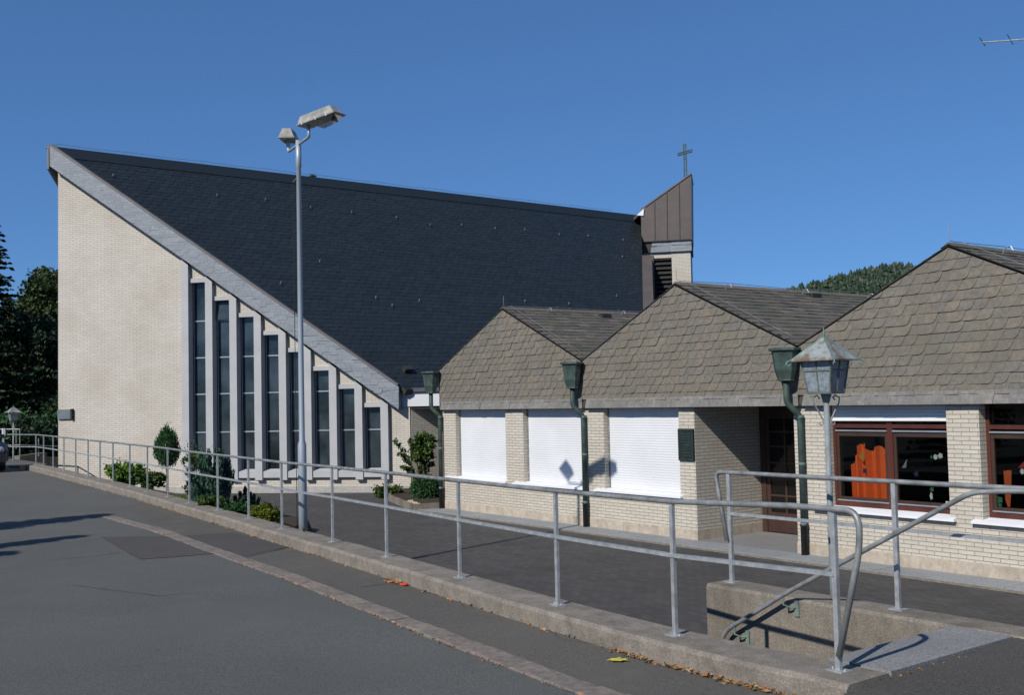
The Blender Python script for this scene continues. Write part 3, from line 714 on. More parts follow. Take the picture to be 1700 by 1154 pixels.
flat('paper_figure',paper,[('body',blob(*W(1546,824),.025,.055),'w'),('head',blob(*W(1547,813),.032,.035),'g')],'small green-headed paper figure low on the middle pane','paper decoration')
flat('paper_bird',paper,[('body',[W(1497,777),W(1504,777),W(1506,762)],'gr')],'pale grey paper bird on the middle pane','paper decoration')
flat('paper_star',paper,[('star',blob(*W(1521,787),.04,.045,10,.45),'b')],'dark blue paper star in the middle pane','paper decoration')
flat('paper_flower',paper,[('petals',blob(*W(1431,758),.05,.045),'y')],'yellow paper flower over the orange curtain','paper decoration')
flat('paper_butterfly',paper,[('wing',blob(*W(1435,782),.035,.05,8,.35),'b')],'dark blue paper butterfly over the orange curtain','paper decoration')
flat('paper_turtle',paper,[('shell',blob(*W(1657,830),.07,.05),'g'),('leg',blob(*W(1660,839),.03,.03),'g')],'green paper turtle low in the far right window','paper decoration')
flat('paper_strip',paper,[('strip',[W(1669,830),W(1673,842),W(1677,842),W(1679,812),W(1679,781),W(1666,782),W(1667,800)],'o')],'orange paper strip in the far right window','paper decoration')
flat('paper_mushroom',paper,[('stem',blob(*W(1697,783),.03,.04),'w'),('cap',[W(1690,777),W(1700,777),W(1700,766)],'r')],'red-capped paper mushroom at the right edge of the far right window','paper decoration')
mb=MB(); p=ony(1573,830,YF+.13); mb.box(p.x-.03,p.x+.03,p.y,p.y+.01,.95,1.04); tag(build('cardboard_piece',mb,M['cream_tan']),'small tan card leaning in the corner of the open window','card')
# ================================================================== CHURCH
ch=thing('church_building','tall cream brick church with steep dark slate roof and stepped windows','building',(-35.75,8.3,0))
th=R(42); D=Vector((math.cos(th),math.sin(th),0)); NN=Vector((-D.y,D.x,0)); P0=Vector((-27.638,15.575,0)) # NN points inward
XR=-35.75; ZR=11.1
sL=(XR-P0.x)/D.x
def G(s,off,z): return P0+D*s-NN*off+Vector((0,0,z))
dm=lambda v: Vector((2*XR-v.x,v.y,v.z))       # mirror about the ridge axis
# roof plane
EA=Vector((-26.95,15.70,3.12)); slope=(EA.z-ZR)/(EA.x-XR)
def zroof(x): return ZR+(abs(x-XR))*slope
# --- gable wall: profile under the verge, with the window field cut out
def zw(s): # wall top at station s: underside of fascia
    a=onp(97,290,P0,NN); b_=onp(650,677,P0,NN); sa=(a-P0).dot(D); sb=(b_-P0).dot(D)
    return a.z+(b_.z-a.z)*(s-sa)/(sb-sa)
w0=-6.54+.1; pitch=.8055
wl=MB(); tck=.35
def wpoly(pts,off=0,t=tck): wl.prism([G(s,off,z) for s,z in pts],NN*t)
wpoly([(sL,0),(w0,0),(w0,zw(w0)+.1),(sL,zw(sL)+.1)])
zend=2.52
wpoly([(0.05,.2),(.80,.2),(.80,zend),(.05,max(zend,zw(.05)+.1))])
wpoly([(w0,.2),(.05,.2),(.05,.46),(w0,.46)])
lint_b=[6.55,5.96,5.41,4.83,4.28,3.69,3.12,2.55]
FWd=.235
fin_l=[-6.515+pitch*k for k in range(9)]      # left edges of the fins' fronts
for k in range(8):
    a=fin_l[k]+FWd; b_=fin_l[k+1]
    wpoly([(a,lint_b[k]+.13),(b_,lint_b[k]+.13),(b_,zw(b_)+.1),(a,zw(a)+.1)])
pbk=MB(); pbk.prism([G(w0,-.36,.2),G(.05,-.36,.2),G(.05,-.36,2.6),G(w0,-.36,7.2)],NN*.1)
build('wall',wl,M['brick_church'],ch)
mb=MB(); mb.prism([G(w0,-.02+.0,.0),G(.83,-.02,.0),G(.83,-.02,.2),G(w0,-.02,.2)],NN*-.05); mb.prism([G(sL,-.0,0),G(w0,0,0),G(w0,0,.2),G(sL,0,.2)],NN*-.0301); build('plinth',mb,M['plinth_grey'],ch)
# other faces of the kite plan
mb=MB()
A=G(sL,0,0); EL=dm(P0); EB=Vector((-27.4,25.7,0)); BK=Vector((XR,34.0,0)); EBL=dm(EB)
def slab(a,b_,za,zb,t=.3):
    n=Vector((-(b_-a).y,(b_-a).x,0)).normalized(); mb.prism([a,b_,b_+Vector((0,0,zb)),a+Vector((0,0,za))],n*t)
slab(G(.8,-.35,0)+D*.01,EB,2.7,2.7); slab(EB,BK,2.7,10.6); slab(BK,EBL,10.6,2.7); slab(EBL,EL,2.7,2.7); slab(EL,Vector((XR-.02,A.y+.02,0)),2.7,zw(sL))
build('side_wall',mb,M['brick_church'],ch)
# fins
for k in range(9):
    mb=MB(); a=fin_l[k]; zb=.40
    if k==0: zb=.40
    ta,tb_=zw(a)+.06,zw(a+.26)+.06
    mb.prism([G(a,.15,zb),G(a+FWd,.15,zb),G(a+FWd,.15,tb_),G(a,.15,ta)],NN*.36); build('window_fin',mb,M['plaster'],ch)
for k in range(8):
    a=fin_l[k]+FWd+.002; b_=fin_l[k+1]-.002; zt=lint_b[k]
    mb=MB(); mb.prism([G(a,.06,zt),G(b_,.06,zt),G(b_,.06,zt+.13),G(a,.06,zt+.13)],NN*.25)
    mb.prism([G(b_-.012,.06,.70),G(b_,.06,.70),G(b_,.06,zt),G(b_-.012,.06,zt)],NN*.28)       # pale surround beside the next fin
    mb.prism([G(a,.11,.47),G(b_,.11,.47),G(b_,.11,.66),G(a,.11,.66)],NN*.02)
    mb.prism([G(a,.11,.66),G(a,-.18,.735),G(a,-.18,.47),G(a,.09,.47)],D*(b_-a))
    wf=build('window_surround',mb,M['plaster'],ch)
    mb=MB(); mb.prism([G(a,-.14,.7),G(b_-.012,-.14,.7),G(b_-.012,-.14,zt),G(a,-.14,zt)],NN*.02); build('pane',mb,M['dark_glass'],wf)
    mb=MB(); 
    for zz in (1.875,3.063,4.20,5.35):
        if zz<zt-.25: mb.prism([G(a+.05,-.115,zz-.02),G(b_-.012,-.115,zz-.02),G(b_-.012,-.115,zz+.02),G(a+.05,-.115,zz+.02)],NN*.02)
    mb.prism([G(a+.03,-.122,.7),G(a+.055,-.122,.7),G(a+.055,-.122,zt),G(a+.03,-.122,zt)],NN*.015)
    build('glazing_bar',mb,M['zinc'],wf)
    if k==1:
        zz=5.35; mb=MB(); mb.prism([G(a+.04,-.03,zz+.02),G(b_-.045,-.03,zz+.02),G(b_-.045,-.11,zt-.02),G(a+.04,-.11,zt-.02)],NN*.02); build('vent_light',mb,M['dark_glass'],wf,label='top light tilted slightly open')
# fascia along the verge (slate clad), with soffit
off=.36
cTL=onp(83,241,P0-NN*off,NN); cBL=onp(83.5,276,P0-NN*off,NN); cTR=onp(662,642,P0-NN*off,NN); cBR=onp(662,680,P0-NN*off,NN)
dv=(cTR-cTL).normalized()
Lf=(cTR-cTL).dot(D)
fs=MB(); fs.prism([cTL,cTR,cBR,cBL],NN*.06)
fs.prism([cBL+NN*.061,cBR+NN*.061,cBR+NN*.38+Vector((0,0,.06)),cBL+NN*.38+Vector((0,0,.06))],(0,0,.03))
# right end return
fs.prism([cTR+NN*.06,cBR+NN*.06,cBR+NN*.40,cTR+NN*.40],D*-.03)
# mirrored half beyond the apex
fs.prism([dm(cTL),dm(cTR),dm(cBR),dm(cBL)],Vector((-NN.x,NN.y,0))*.06)
ax=cTL.copy(); 
build('verge_board',fs,m_simple('fascia_underlay',(.15,.165,.185),.6),ch)
ft=MB(); n_f=-NN; up=Vector((0,0,1))
vdir=(up-dv*up.dot(dv)).normalized()
def tofr(P): q=P-cBL; return (q.dot(dv),q.dot(vdir))
poly=[tofr(cBL),tofr(cBR),tofr(cTR),tofr(cTL)]
if area(poly)<0: poly=poly[::-1]
# slates laid in level courses across the sloping board
pl2=[((P-cBL).dot(D),(P-cBL).z) for P in (cBL,cBR,cTR,cTL)]
tiles(ft,cBL-NN*.0,D,up,n_f,pl2 if area(pl2)>0 else pl2[::-1],.26,.085,'flat',.004,.003,.12,rowvar=.02,slant=.3)
build('verge_slates',ft,M['slate_fascia'],ch)
cp=MB(); vd=vdir
cp.prism([cTL-NN*.04-vd*.0,cTR-NN*.04-dv*.05,cTR-NN*.04+vd*.06-dv*.05,cTL-NN*.04+vd*.06],NN*.19)
cp.prism([cTL+D*-.012+NN*.0,cBL+D*-.012,cBL+D*-.03+NN*.38,cTL+D*-.03+NN*.38],D*-.02)
mm=[dm(p) for p in (cTL-NN*.04,cTR-NN*.04,cTR-NN*.04+vd*.06,cTL-NN*.04+vd*.06)]; cp.prism(mm,Vector((-NN.x,NN.y,0))*.42)
build('verge_cap',cp,M['cap_brown'],ch)
# roof slopes
roofA=Vector((XR,cTL.y+.55,ZR)); 
nr=Vector((-slope,0,1)).normalized(); vr=Vector((-1,0,-slope)).normalized()   # up-slope direction for right side
def RP(x,y): return Vector((x,y,zroof(x)))
# outline on right slope (front verge follows the fascia, back verge)
xe=-26.85
fr0=RP(XR,cTL.y+.24); fr1=RP(xe,cTR.y+.20); bk1=RP(xe,25.5); bk0=RP(XR,34.05)
rb=MB(); rb.prism([fr0,fr1,bk1,bk0],-nr*.18); rb.prism([dm(p) for p in (fr0,fr1,bk1,bk0)],Vector((nr.x,0,-nr.z))*.18)
rf=build('roof',rb,M['slate_back'],ch)
uy=Vector((0,1,0)); o_=RP(xe,0)
Lr=(RP(XR,0)-o_).length
pl3=[(p.y,(Vector((p.x,0,p.z))-Vector((o_.x,0,o_.z))).dot(vr)) for p in (fr0,fr1,bk1,bk0)]
if area(pl3)<0: pl3=pl3[::-1]
rt=MB(); tiles(rt,o_,uy,vr,nr,pl3,.30,.20,'scale',.013,.007,.05)
build('roof_slates',rt,M['slate_dark'],ch)
mb=MB(); mb.prism([RP(XR,fr0.y)+Vector((.42,0,-.42*.905+.05)),RP(XR,fr0.y)+Vector((0,0,.09)),RP(XR,fr0.y)+Vector((-.42,0,-.42*.905+.05)),RP(XR,fr0.y)+Vector((0,0,.05))],(0,bk0.y-fr0.y-.2,0)); build('ridge_cap',mb,M['slate_dark'],rf)
mb=MB(); zz=ZR+.19; pts=[]; y=fr0.y
while y<33: pts.append((XR,y,zz-(.03 if len(pts)%2 else 0))); y+=1.2
mb.tube(pts,.010,4)
for p in pts[::2]: mb.tube([(XR,p[1],ZR+.05),(XR,p[1],zz)],.008,4)
build('lightning_wire',mb,M['zinc'],rf)
# eaves trim
mb=MB(); mb.prism([(xe+.10,fr1.y+1.0,2.98),(xe+.10,fr1.y+1.0,3.10),(xe-.02,fr1.y+1.0,3.14),(xe-.02,fr1.y+1.0,2.98)],(0,8.4,0)); build('gutter',mb,m_simple('dark_gutter',(.06,.065,.075),.5,.2),ch)
mb=MB(); mb.box(xe-.25,xe-.05,fr1.y+2.0,25.2,2.54,2.978); build('fascia_board',mb,M['white_fascia'],ch)
# back verge board, brown metal
a,b_=RP(XR+2.6,34.05-2.6*.96),RP(xe,25.5); dd=Vector(((b_-a).y,-(b_-a).x,0)).normalized()
if dd.x<0: dd=-dd
mb=MB(); mb.prism([a+Vector((0,0,.08)),b_+Vector((0,0,.08)),b_-Vector((0,0,.4)),a-Vector((0,0,.4))],dd*.42); build('back_verge_board',mb,M['copper_brown'],ch)
# hooks scattered on the roof
A_=EA; nrm=nr
for (u,v) in ((188,292),(360,325),(440,332),(515,345),(583,353),(657,362),(713,374),(765,374),(821,380),(870,382),(927,390),(975,392),(1033,399),(465,471),(623,495),(695,500),(870,501),(943,505),(1022,492),(650,508),(1032,427),(530,435)):
    P=onp(u,v,RP(-30,0),nr); mb=MB()
    mb.tube([P+nr*.02,P+nr*.09,P+nr*.08-vr*.13-Vector((0,.07,0))],.011,5); build('roof_hook',mb,M['galv_dull'],rf)
P=onp(671,620,RP(-30,0),nr); mb=MB(); mb.obox(P,vr*.2,uy*.25,nr*.16); build('roof_vent',mb,M['iron'],rf)
# link porch between church and hall: recess side wall and dark back
mb=MB(); e=G(.8,0,0)
mb.box(e.x-.1,e.x-.001,e.y+.05,e.y+3.0,0,2.54); mb.box(e.x+.002,-22.17,e.y+3.0,e.y+3.2,0,2.54); mb.box(e.x+.003,-22.4,e.y+1.2,e.y+3.0,2.55,2.62)
build('link_wall',mb,M['brick'],ch)
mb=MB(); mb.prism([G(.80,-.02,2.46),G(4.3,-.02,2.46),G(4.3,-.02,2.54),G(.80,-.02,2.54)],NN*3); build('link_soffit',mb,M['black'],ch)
mb=MB(); mb.prism([G(.10,.03,2.545),G(4.4,.03,2.545),G(4.4,.03,2.975),G(.10,.03,2.975)],NN*.2); build('link_fascia',mb,M['white_fascia'],ch)
mb=MB(); mb.prism([G(.10,.12,2.98),G(4.4,.12,2.98),G(4.4,.12,3.09),G(.10,.12,3.09)],NN*.35); build('link_gutter',mb,m_simple('grey_gutter',(.07,.075,.085),.5,.2),ch)
mb=MB(); mb.prism([G(.9,-.23,3.05),G(4.4,-.23,3.05),G(4.4,-3.2,3.4),G(.9,-3.2,3.4)],(0,0,.05)); build('link_roof',mb,M['slate_dark'],ch)
# lamp box / sign plate at the corner
mb=MB(); mb.prism([G(sL+.02,.001,2.38),G(-10.43,.001,2.38),G(-10.43,.001,2.68),G(sL+.02,.001,2.68)],-NN*.07)
sg=tag(build('wall_sign',mb,m_simple('blue_grey_sign_metal',(.14,.17,.18),.5,.2,.1,3)),'small blue-grey metal sign on the left corner of the church wall','sign')
mb=MB(); mb.prism([G(-10.43+.002,.001,2.36),G(-10.36,.001,2.36),G(-10.36,.001,2.70),G(-10.43+.002,.001,2.70)],-NN*.09); build('sign_edge',mb,M['black'],sg)
# tower
TQ=Vector((-34.53,32.97,0)); tw=2.15; tb_=2.3
def TP(px,py,o=0): return onp(px,py,TQ-NN*o,NN)
tower=thing('bell_tower','small brick bell tower with louvres and a pointed brown metal roof behind the church ridge','tower',(-34,33.6,0))
def TS(s,t,z): return TQ+D*s+NN*t+Vector((0,0,z))
zb1=9.18; zb2=9.70
mb=MB()
sl=(TP(1085,430)-TQ).dot(D); sr_=(TP(1115,430)-TQ).dot(D)
mb.prism([TS(0,0,0),TS(sl,0,0),TS(sl,0,zb1),TS(0,0,zb1)],NN*.3); mb.prism([TS(sr_,0,0),TS(tw-.06,0,0),TS(tw-.06,0,zb1),TS(sr_,0,zb1)],NN*.3)
mb.prism([TS(sl,0,8.92),TS(sr_,0,8.92),TS(sr_,0,zb1),TS(sl,0,zb1)],NN*.3); mb.prism([TS(sl,0,0),TS(sr_,0,0),TS(sr_,0,5.8),TS(sl,0,5.8)],NN*.3)
mb.prism([TS(0,.3,0),TS(0,tb_,0),TS(0,tb_,zb1),TS(0,.3,zb1)],D*.3); mb.prism([TS(tw-.06,.3,0),TS(tw-.06,tb_,0),TS(tw-.06,tb_,zb1),TS(tw-.06,.3,zb1)],D*-.3); mb.prism([TS(.3,tb_,0),TS(tw-.36,tb_,0),TS(tw-.36,tb_,zb1),TS(.3,tb_,zb1)],NN*-.3)
build('wall',mb,M['brick_church'],tower)
mb=MB(); z=5.9
while z<8.9:
    mb.prism([TS(sl+.02,.04,z),TS(sr_-.02,.04,z),TS(sr_-.02,.22,z+.14),TS(sl+.02,.22,z+.14)],(0,0,.03)); z+=.21
build('louvre',mb,M['iron'],tower); mb=MB(); mb.prism([TS(sl,.27,5.8),TS(sr_,.27,5.8),TS(sr_,.27,8.92),TS(sl,.27,8.92)],NN*.02); build('louvre_back',mb,M['black'],tower)
mb=MB(); mb.prism([TS(-.08,-.05,0),TS(sl-.0,-.05,0),TS(sl-.0,-.05,zb1-.12),TS(-.08,-.05,zb1-.12)],NN*.048); build('corner_flashing',mb,M['copper_brown'],tower)
mb=MB(); mb.box(0,0,0,0,0,0) if False else None
bz=MB(); bz.prism([TS(-.10,-.10,zb1),TS(tw,-.10,zb1),TS(tw,-.10,zb2),TS(-.10,-.10,zb2)],NN*(tb_+.2)); build('slate_band_core',bz,M['slate_back'],tower)
bt=MB(); tiles(bt,TQ-NN*.10,D,up,-NN,[(-.10,zb1),(tw,zb1),(tw,zb2),(-.10,zb2)],.42,.17,'flat',.012,.006,.1,slant=.15)
build('slate_band',bt,M['slate_fascia'],tower)
s1=lambda px,py: ((TP(px,py,.14)-(TQ-NN*.14)).dot(D),TP(px,py,.14).z)
tl=s1(1073,341); tr=s1(1147.5,288); ml=s1(1050,357)
mb=MB(); fx=[TS(-.06,-.14,zb2),TS(tw+.02,-.14,zb2),TS(tr[0],-.14,tr[1]),TS(tl[0],-.14,tl[1]),TS(-.06,-.14,tl[1]-.12)]
mb.prism(fx,NN*(tb_+.28))
mb.prism([TS(tl[0],-.10,tl[1]-.01),TS(ml[0],.5,ml[1]),TS(ml[0],tb_,ml[1]-.05),TS(tl[0],tb_,tl[1]-.01)],(0,0,-.12))
tr_=build('roof',mb,M['copper_brown'],tower)
mb=MB()
for t_ in (.0,.265,.515,.765,1.0):
    s0=-.06+(tw+.08)*t_; f=(s0-tl[0])/(tr[0]-tl[0]); zt=tl[1]+(tr[1]-tl[1])*max(f,0)
    if 0<t_<1: mb.prism([TS(s0-.015,-.17,zb2),TS(s0+.015,-.17,zb2),TS(s0+.015+.04,-.17,zt-.02),TS(s0-.015+.04,-.17,zt-.03)],NN*.028)
mb.prism([TS(-.14,-.20,zb2-.04),TS(tw+.06,-.20,zb2-.04),TS(tw+.06,-.20,zb2+.01),TS(-.14,-.20,zb2+.01)],NN*.055)
build('standing_seam',mb,m_simple('dark_seam',(.06,.045,.04),.5,.2),tr_)
mb=MB(); a=Vector(TS(tl[0]-.05,-.18,tl[1]+.0)); b_=TS(tr[0]+.02,-.18,tr[1]+.05); mb.prism([a,b_,b_+Vector((0,0,-.07)),a+Vector((0,0,-.07))],NN*(tb_+.34)); build('roof_edge',mb,M['cap_brown'],tr_)
mb=MB(); q=[TP(1069,346,.2),TP(1068,358,.2),TP(1057,357,.2)]; mb.prism(q,NN*.05); build('white_triangle',mb,M['white'],tower)  # small white triangle at the left end of the tower roof
cx=thing('roof_cross','thin bronze cross on the tip of the bell tower roof','cross',TP(1138,295,-.3))
b0=onp(1138.5,300,TQ+NN*.3,NN); t0=onp(1136,239,TQ+NN*.3,NN); cz=onp(1137,255,TQ+NN*.3,NN)
mb=MB(); mb.obox(b0-D*.075-NN*.05,D*.055,NN*.1,Vector((0,0,t0.z-b0.z))); mb.obox(b0+D*.02-NN*.05,D*.055,NN*.1,Vector((0,0,t0.z-b0.z))); 
for f in (.3,.6,.98): mb.obox(b0-D*.02-NN*.02+Vector((0,0,(t0.z-b0.z)*f-.03)),D*.04,NN*.04,(0,0,.03))
build('upright',mb,M['verdigris'],cx)
mb=MB(); ad=(D*.75-NN*.66).normalized(); aw=.46
mb.obox(cz-ad*aw-Vector((0,0,.015)),ad*2*aw,NN*.06,(0,0,.05)); mb.obox(cz-ad*aw+Vector((0,0,.075)),ad*2*aw,NN*.06,(0,0,.05)); build('arm',mb,M['verdigris'],cx)
# ================================================================== STREET LAMP
LB=Vector((-14.97,6.99,0))
sl_=thing('street_lamp','tall grey steel street lamp with two floodlight heads behind the railing','street lamp',LB)
mb=MB(); mb.tube([LB,LB+Vector((0,0,2.05)),LB+Vector((0,0,2.12)),LB+Vector((0,0,6.35)),LB+Vector((0,0,6.36)),LB+Vector((0,0,6.78))],[.068,.066,.045,.036,.044,.042],14); m_pole=m_simple('grey_painted_pole',(.33,.38,.42),.45,.25,.12,3,stretch=(1,1,.2)); build('pole',mb,m_pole,sl_,True)
def atl(px,py,dx=0): 
    r=ray(px,py); t=math.hypot(LB.x,LB.y)/math.hypot(r.x,r.y); return O+r*t
ctr=LB+Vector((0,0,6.70)); bd=lvl(.52,-.85)    # arm direction (towards right, nearer)
a1=ctr+bd*.46+Vector((0,0,.03)); a0=ctr-bd*.46-Vector((0,0,.0))
mb=MB(); mb.tube(arc_path([a0+Vector((0,0,.26)),a0,a1,a1+Vector((0,0,.20))],.05,4),.024,8); build('arm',mb,m_pole,sl_,True)
def head(mount,d,tilt,L=.62,back=.12,label=None):
    s_=Vector((-d.y,d.x,0)); dz=Vector((0,0,1)); dd=(d*math.cos(tilt)+dz*math.sin(tilt)); uu=(dz*math.cos(tilt)-d*math.sin(tilt))
    mb=MB(); W_=.12; hh=.135
    def q(a,b_,c): return mount+dd*a+s_*b_+uu*c
    lo=[q(-back,-W_,.0),q(L,-W_,0),q(L,W_,0),q(-back,W_,0)]; hi=[q(-back+.02,-W_*.55,hh),q(L-.10,-W_*.6,hh),q(L-.10,W_*.6,hh),q(-back+.02,W_*.55,hh)]
    i=len(mb.v); mb.v+=[tuple(p) for p in lo+hi]
    for f in ((3,2,1,0),(4,5,6,7),(0,1,5,4),(1,2,6,5),(2,3,7,6),(3,0,4,7)): mb.f.append(tuple(i+k for k in f)); mb.mi.append(0)
    rim=[q(-back-.015,-W_-.012,-.02),q(L+.02,-W_-.012,-.02),q(L+.02,W_+.012,-.02),q(-back-.015,W_+.012,-.02)]; mb.prism(rim,uu*.019)
    hd=build('lamp_head',mb,m_simple('stained_beige_housing',(.27,.27,.245),.6,.1,.35,9),sl_)
    mb=MB(); lo=[q(.16,-W_*.85,-.021),q(L-.03,-W_*.85,-.021),q(L-.03,W_*.85,-.021),q(.16,W_*.85,-.021)]; hi=[q(.24,-W_*.6,-.12),q(L-.10,-W_*.6,-.10),q(L-.10,W_*.6,-.10),q(.24,W_*.6,-.12)]
    i=len(mb.v); mb.v+=[tuple(p) for p in lo+hi]
    for f in ((0,1,5,4),(1,2,6,5),(2,3,7,6),(3,0,4,7),(4,5,6,7)): mb.f.append(tuple(i+k for k in f)); mb.mi.append(0)
    build('lens',mb,M['lamp_glass'],hd)
    for a in (.0,.28,.5):
        if a>L-.1: continue
        for sg_ in (-1,1): mb=MB(); mb.tube([q(a-.02,sg_*(W_+.005),-.03),q(a-.02,sg_*(W_+.012),.02)],.009,6); build('clip',mb,M['white'],hd)
    return hd
head(a1+Vector((0,0,.20)),lvl(.83,-.55).normalized(),R(6))
head(a0+Vector((0,0,.22)),lvl(.02,1).normalized(),R(3),.30,.14)
mb=MB(); off_=lvl(-.085,-.02); p0=LB+off_; mb.tube([p0+Vector((0,0,.55)),p0+Vector((0,0,6.15))],.006,4)
mb.tube([p0+Vector((.0,0,6.12)),LB+Vector((0,0,6.22))],.014,5); mb.obox(p0+Vector((-.03,-.03,.38)),(.05,0,0),(0,.05,0),(0,0,.22)); build('cable',mb,M['iron'],sl_)
# ================================================================== LANTERNS
LN=Vector((-5.80,7.68,0))
def lantern(loc,lab):
    t=thing('lantern_post',lab,'lantern',loc,'copper lanterns on posts')
    P=Vector(loc); mb=MB(); mb.tube([P,P+Vector((0,0,2.62))],[.034,.024],10); mb.tube([P+Vector((0,0,2.58)),P+Vector((0,0,2.66))],[.03,.05],10)
    build('post',mb,m_simple('grey_lantern_post',(.20,.23,.24),.7,.1,.25,8),t,True)
    an=R(45)+YAW*0+R(8); 
    ux=lvl(math.cos(R(42)),math.sin(R(42))); uy_=lvl(-math.sin(R(42)),math.cos(R(42)))
    def q(a,b_,z): return P+ux*a+uy_*b_+Vector((0,0,z))
    def sq(r_,z): return [q(-r_,-r_,z),q(r_,-r_,z),q(r_,r_,z),q(-r_,r_,z)]
    mb=MB(); lo=sq(.208,2.955); ap=[q(a,b_,3.15) for a,b_ in ((-.012,-.012),(.012,-.012),(.012,.012),(-.012,.012))]
    i=len(mb.v); mb.v+=[tuple(p) for p in lo+ap]+[tuple(p+Vector((0,0,-.012))) for p in lo]
    for k in range(4): mb.f.append((i+k,i+(k+1)%4,i+4+(k+1)%4,i+4+k)); mb.mi.append(0); mb.f.append((i+8+k,i+8+(k+1)%4,i+(k+1)%4,i+k)); mb.mi.append(0)
    mb.f.append((i+11,i+10,i+9,i+8)); mb.mi.append(0)
    m,nt,b=mat('rusty_verdigris'); co=coord(nt); n_=noise(nt,co,5,6,.7)
    c=ramp(nt,n_,[(.36,(.13,.09,.06)),(.46,(.17,.14,.105)),(.52,(.22,.25,.245)),(.75,(.33,.37,.37))]); nt.links.new(c,b.inputs['Base Color']); b.inputs['Roughness'].default_value=.65
    rf_=build('roof',mb,m,t)
    mb=MB()
    for k in range(4): 
        a=lo[k]; bb=ap[k]; mb.tube([a+(a-bb)*.02,bb],.008,5)
        d=Vector((a.x-P.x,a.y-P.y,0)).normalized(); mb.tube([a,a+d*.03-Vector((0,0,.01)),a+d*.045-Vector((0,0,.035)),a+d*.02-Vector((0,0,.05)),a-Vector((0,0,.035))],.006,5)
    mb.tube([q(0,0,3.15),q(0,0,3.24)],[.012,.003],6); build('finial',mb,M['verdigris_light'],rf_)
    mb=MB(); R0,R1,z0,z1=.110,.146,2.67,2.95
    def cr_(k,z): 
        r_=R0+(R1-R0)*(z-z0)/(z1-z0); s=((-1,-1),(1,-1),(1,1),(-1,1))[k%4]; return q(s[0]*r_,s[1]*r_,z)
    for k in range(4):
        mb.tube([cr_(k,z0),cr_(k,z1)],.010,4)
        for z in (z0,z0+.19,z1): mb.tube([cr_(k,z),cr_(k+1,z)],.010 if z!=z0 else .012,4)
        mb.tube([(cr_(k,z0)+cr_(k+1,z0))/2,(cr_(k,z1)+cr_(k+1,z1))/2],.009,4)
    mb.prism(sq(.115,2.655),(0,0,.012)); build('frame',mb,m_simple('grey_green_copper',(.12,.145,.135),.6,.2,.4,10),t)
    mb=MB()
    for k in range(4): mb.face([cr_(k,z0),cr_(k+1,z0),cr_(k+1,z1),cr_(k,z1)])
    m2=m_simple('milky_bubble_glass',(.20,.235,.255),.25,0,.35,30,.5,60); build('pane',mb,m2,t)
    for sgn in (-1,1):
        mb=MB(); d=lvl(1,0)*sgn; pts=[]
        for k in range(9): a=k/8*math.pi*1.6; pts.append(P+d*(.05+.018*math.cos(a+2.2)*(1))+Vector((0,0,2.40+.018*math.sin(a+2.2))))
        pts2=[P+d*.03+Vector((0,0,2.42)),P+d*.07+Vector((0,0,2.50)),P+d*.11+Vector((0,0,2.575)),P+d*.115+Vector((0,0,2.62)),P+d*.08+Vector((0,0,2.645)),P+d*.06+Vector((0,0,2.62)),P+d*.075+Vector((0,0,2.60))]
        mb.tube(pts,.006,5); mb.tube(pts2,.007,5); build('scroll',mb,M['galv_dull'],t)
    return t
ln=lantern(LN,'square copper lantern with pyramid roof on a post behind the stair wall')
l2=copy_tree(ln); l2.location=Vector((-41.4,8.05,.73-.42+.0)); l2['label']='distant copper lantern on a post at the road end beside the parked car'
l2.location.z=-.33
# antenna on a mast (mast stands on the hall roof outside the picture)
an=thing('tv_antenna','thin aluminium television antenna with short cross rods against the sky','antenna',(-6.5,19,4))
a0=ony(1631,70,18.5); a1=ony(1762,60,18.5)+Vector((0,0,0)); axd=(a1-a0)
mb=MB(); mb.tube([a0-axd*.01,a1],.014,6); mb.tube([a1-axd*.08,Vector(((a1-axd*.08).x,18.5,3.6))],.022,8); build('boom',mb,M['galv'],an)
mb=MB(); rd=lvl(.55,.83)
for px_ in (1631,1679,1722,1752):
    f=(px_-1631)/131; p=a0+axd*f+Vector((0,0,.015)); L=.30+.1*f; mb.tube([p-rd*L-Vector((0,0,.0)),p+rd*L],.007,4)
build('element',mb,M['iron'],an)
# ================================================================== VEGETATION
L_dark=m_leaf('dark_conifer_needles',[(.012,.028,.012),(.02,.042,.016),(.015,.034,.018),(.03,.055,.02)],trans=.1)
L_mid=m_leaf('mid_green_leaves',[(.045,.085,.018),(.065,.115,.025),(.035,.07,.018),(.085,.135,.03)])
L_bright=m_leaf('bright_green_leaves',[(.10,.19,.025),(.14,.25,.035),(.07,.15,.02),(.18,.29,.05)])
L_yellow=m_leaf('yellow_green_leaves',[(.13,.17,.015),(.17,.20,.02),(.09,.13,.015),(.20,.23,.03)])
L_blue=m_leaf('blue_conifer_needles',[(.045,.10,.07),(.065,.125,.09),(.035,.08,.055),(.08,.15,.105)],trans=.1)
L_deep=m_leaf('deep_green_needles',[(.025,.075,.025),(.04,.10,.032),(.03,.085,.03)],trans=.1)
L_forest=m_leaf('forest_needles',[(.016,.034,.02),(.028,.050,.024),(.012,.027,.017),(.042,.062,.028),(.02,.04,.022)],trans=0)
M['bark']=m_simple('bark',(.10,.075,.05),.9,0,.3,8,.5)
def ellip_fill(mb,c,r,n,size,surf=.55,up=0,asp=1.6,gap=None):
    c=Vector(c)
    for _ in range(n):
        d=rv(); k=(surf+(1-surf)*random.random())*(.88+.2*random.random()); p=c+Vector((d.x*r[0],d.y*r[1],d.z*r[2]))*k
        if gap and gap(p): continue
        dd=(rv()+d*.6+Vector((0,0,up))).normalized(); mb.leaf(p,size*random.uniform(.6,1.3),dd,asp)
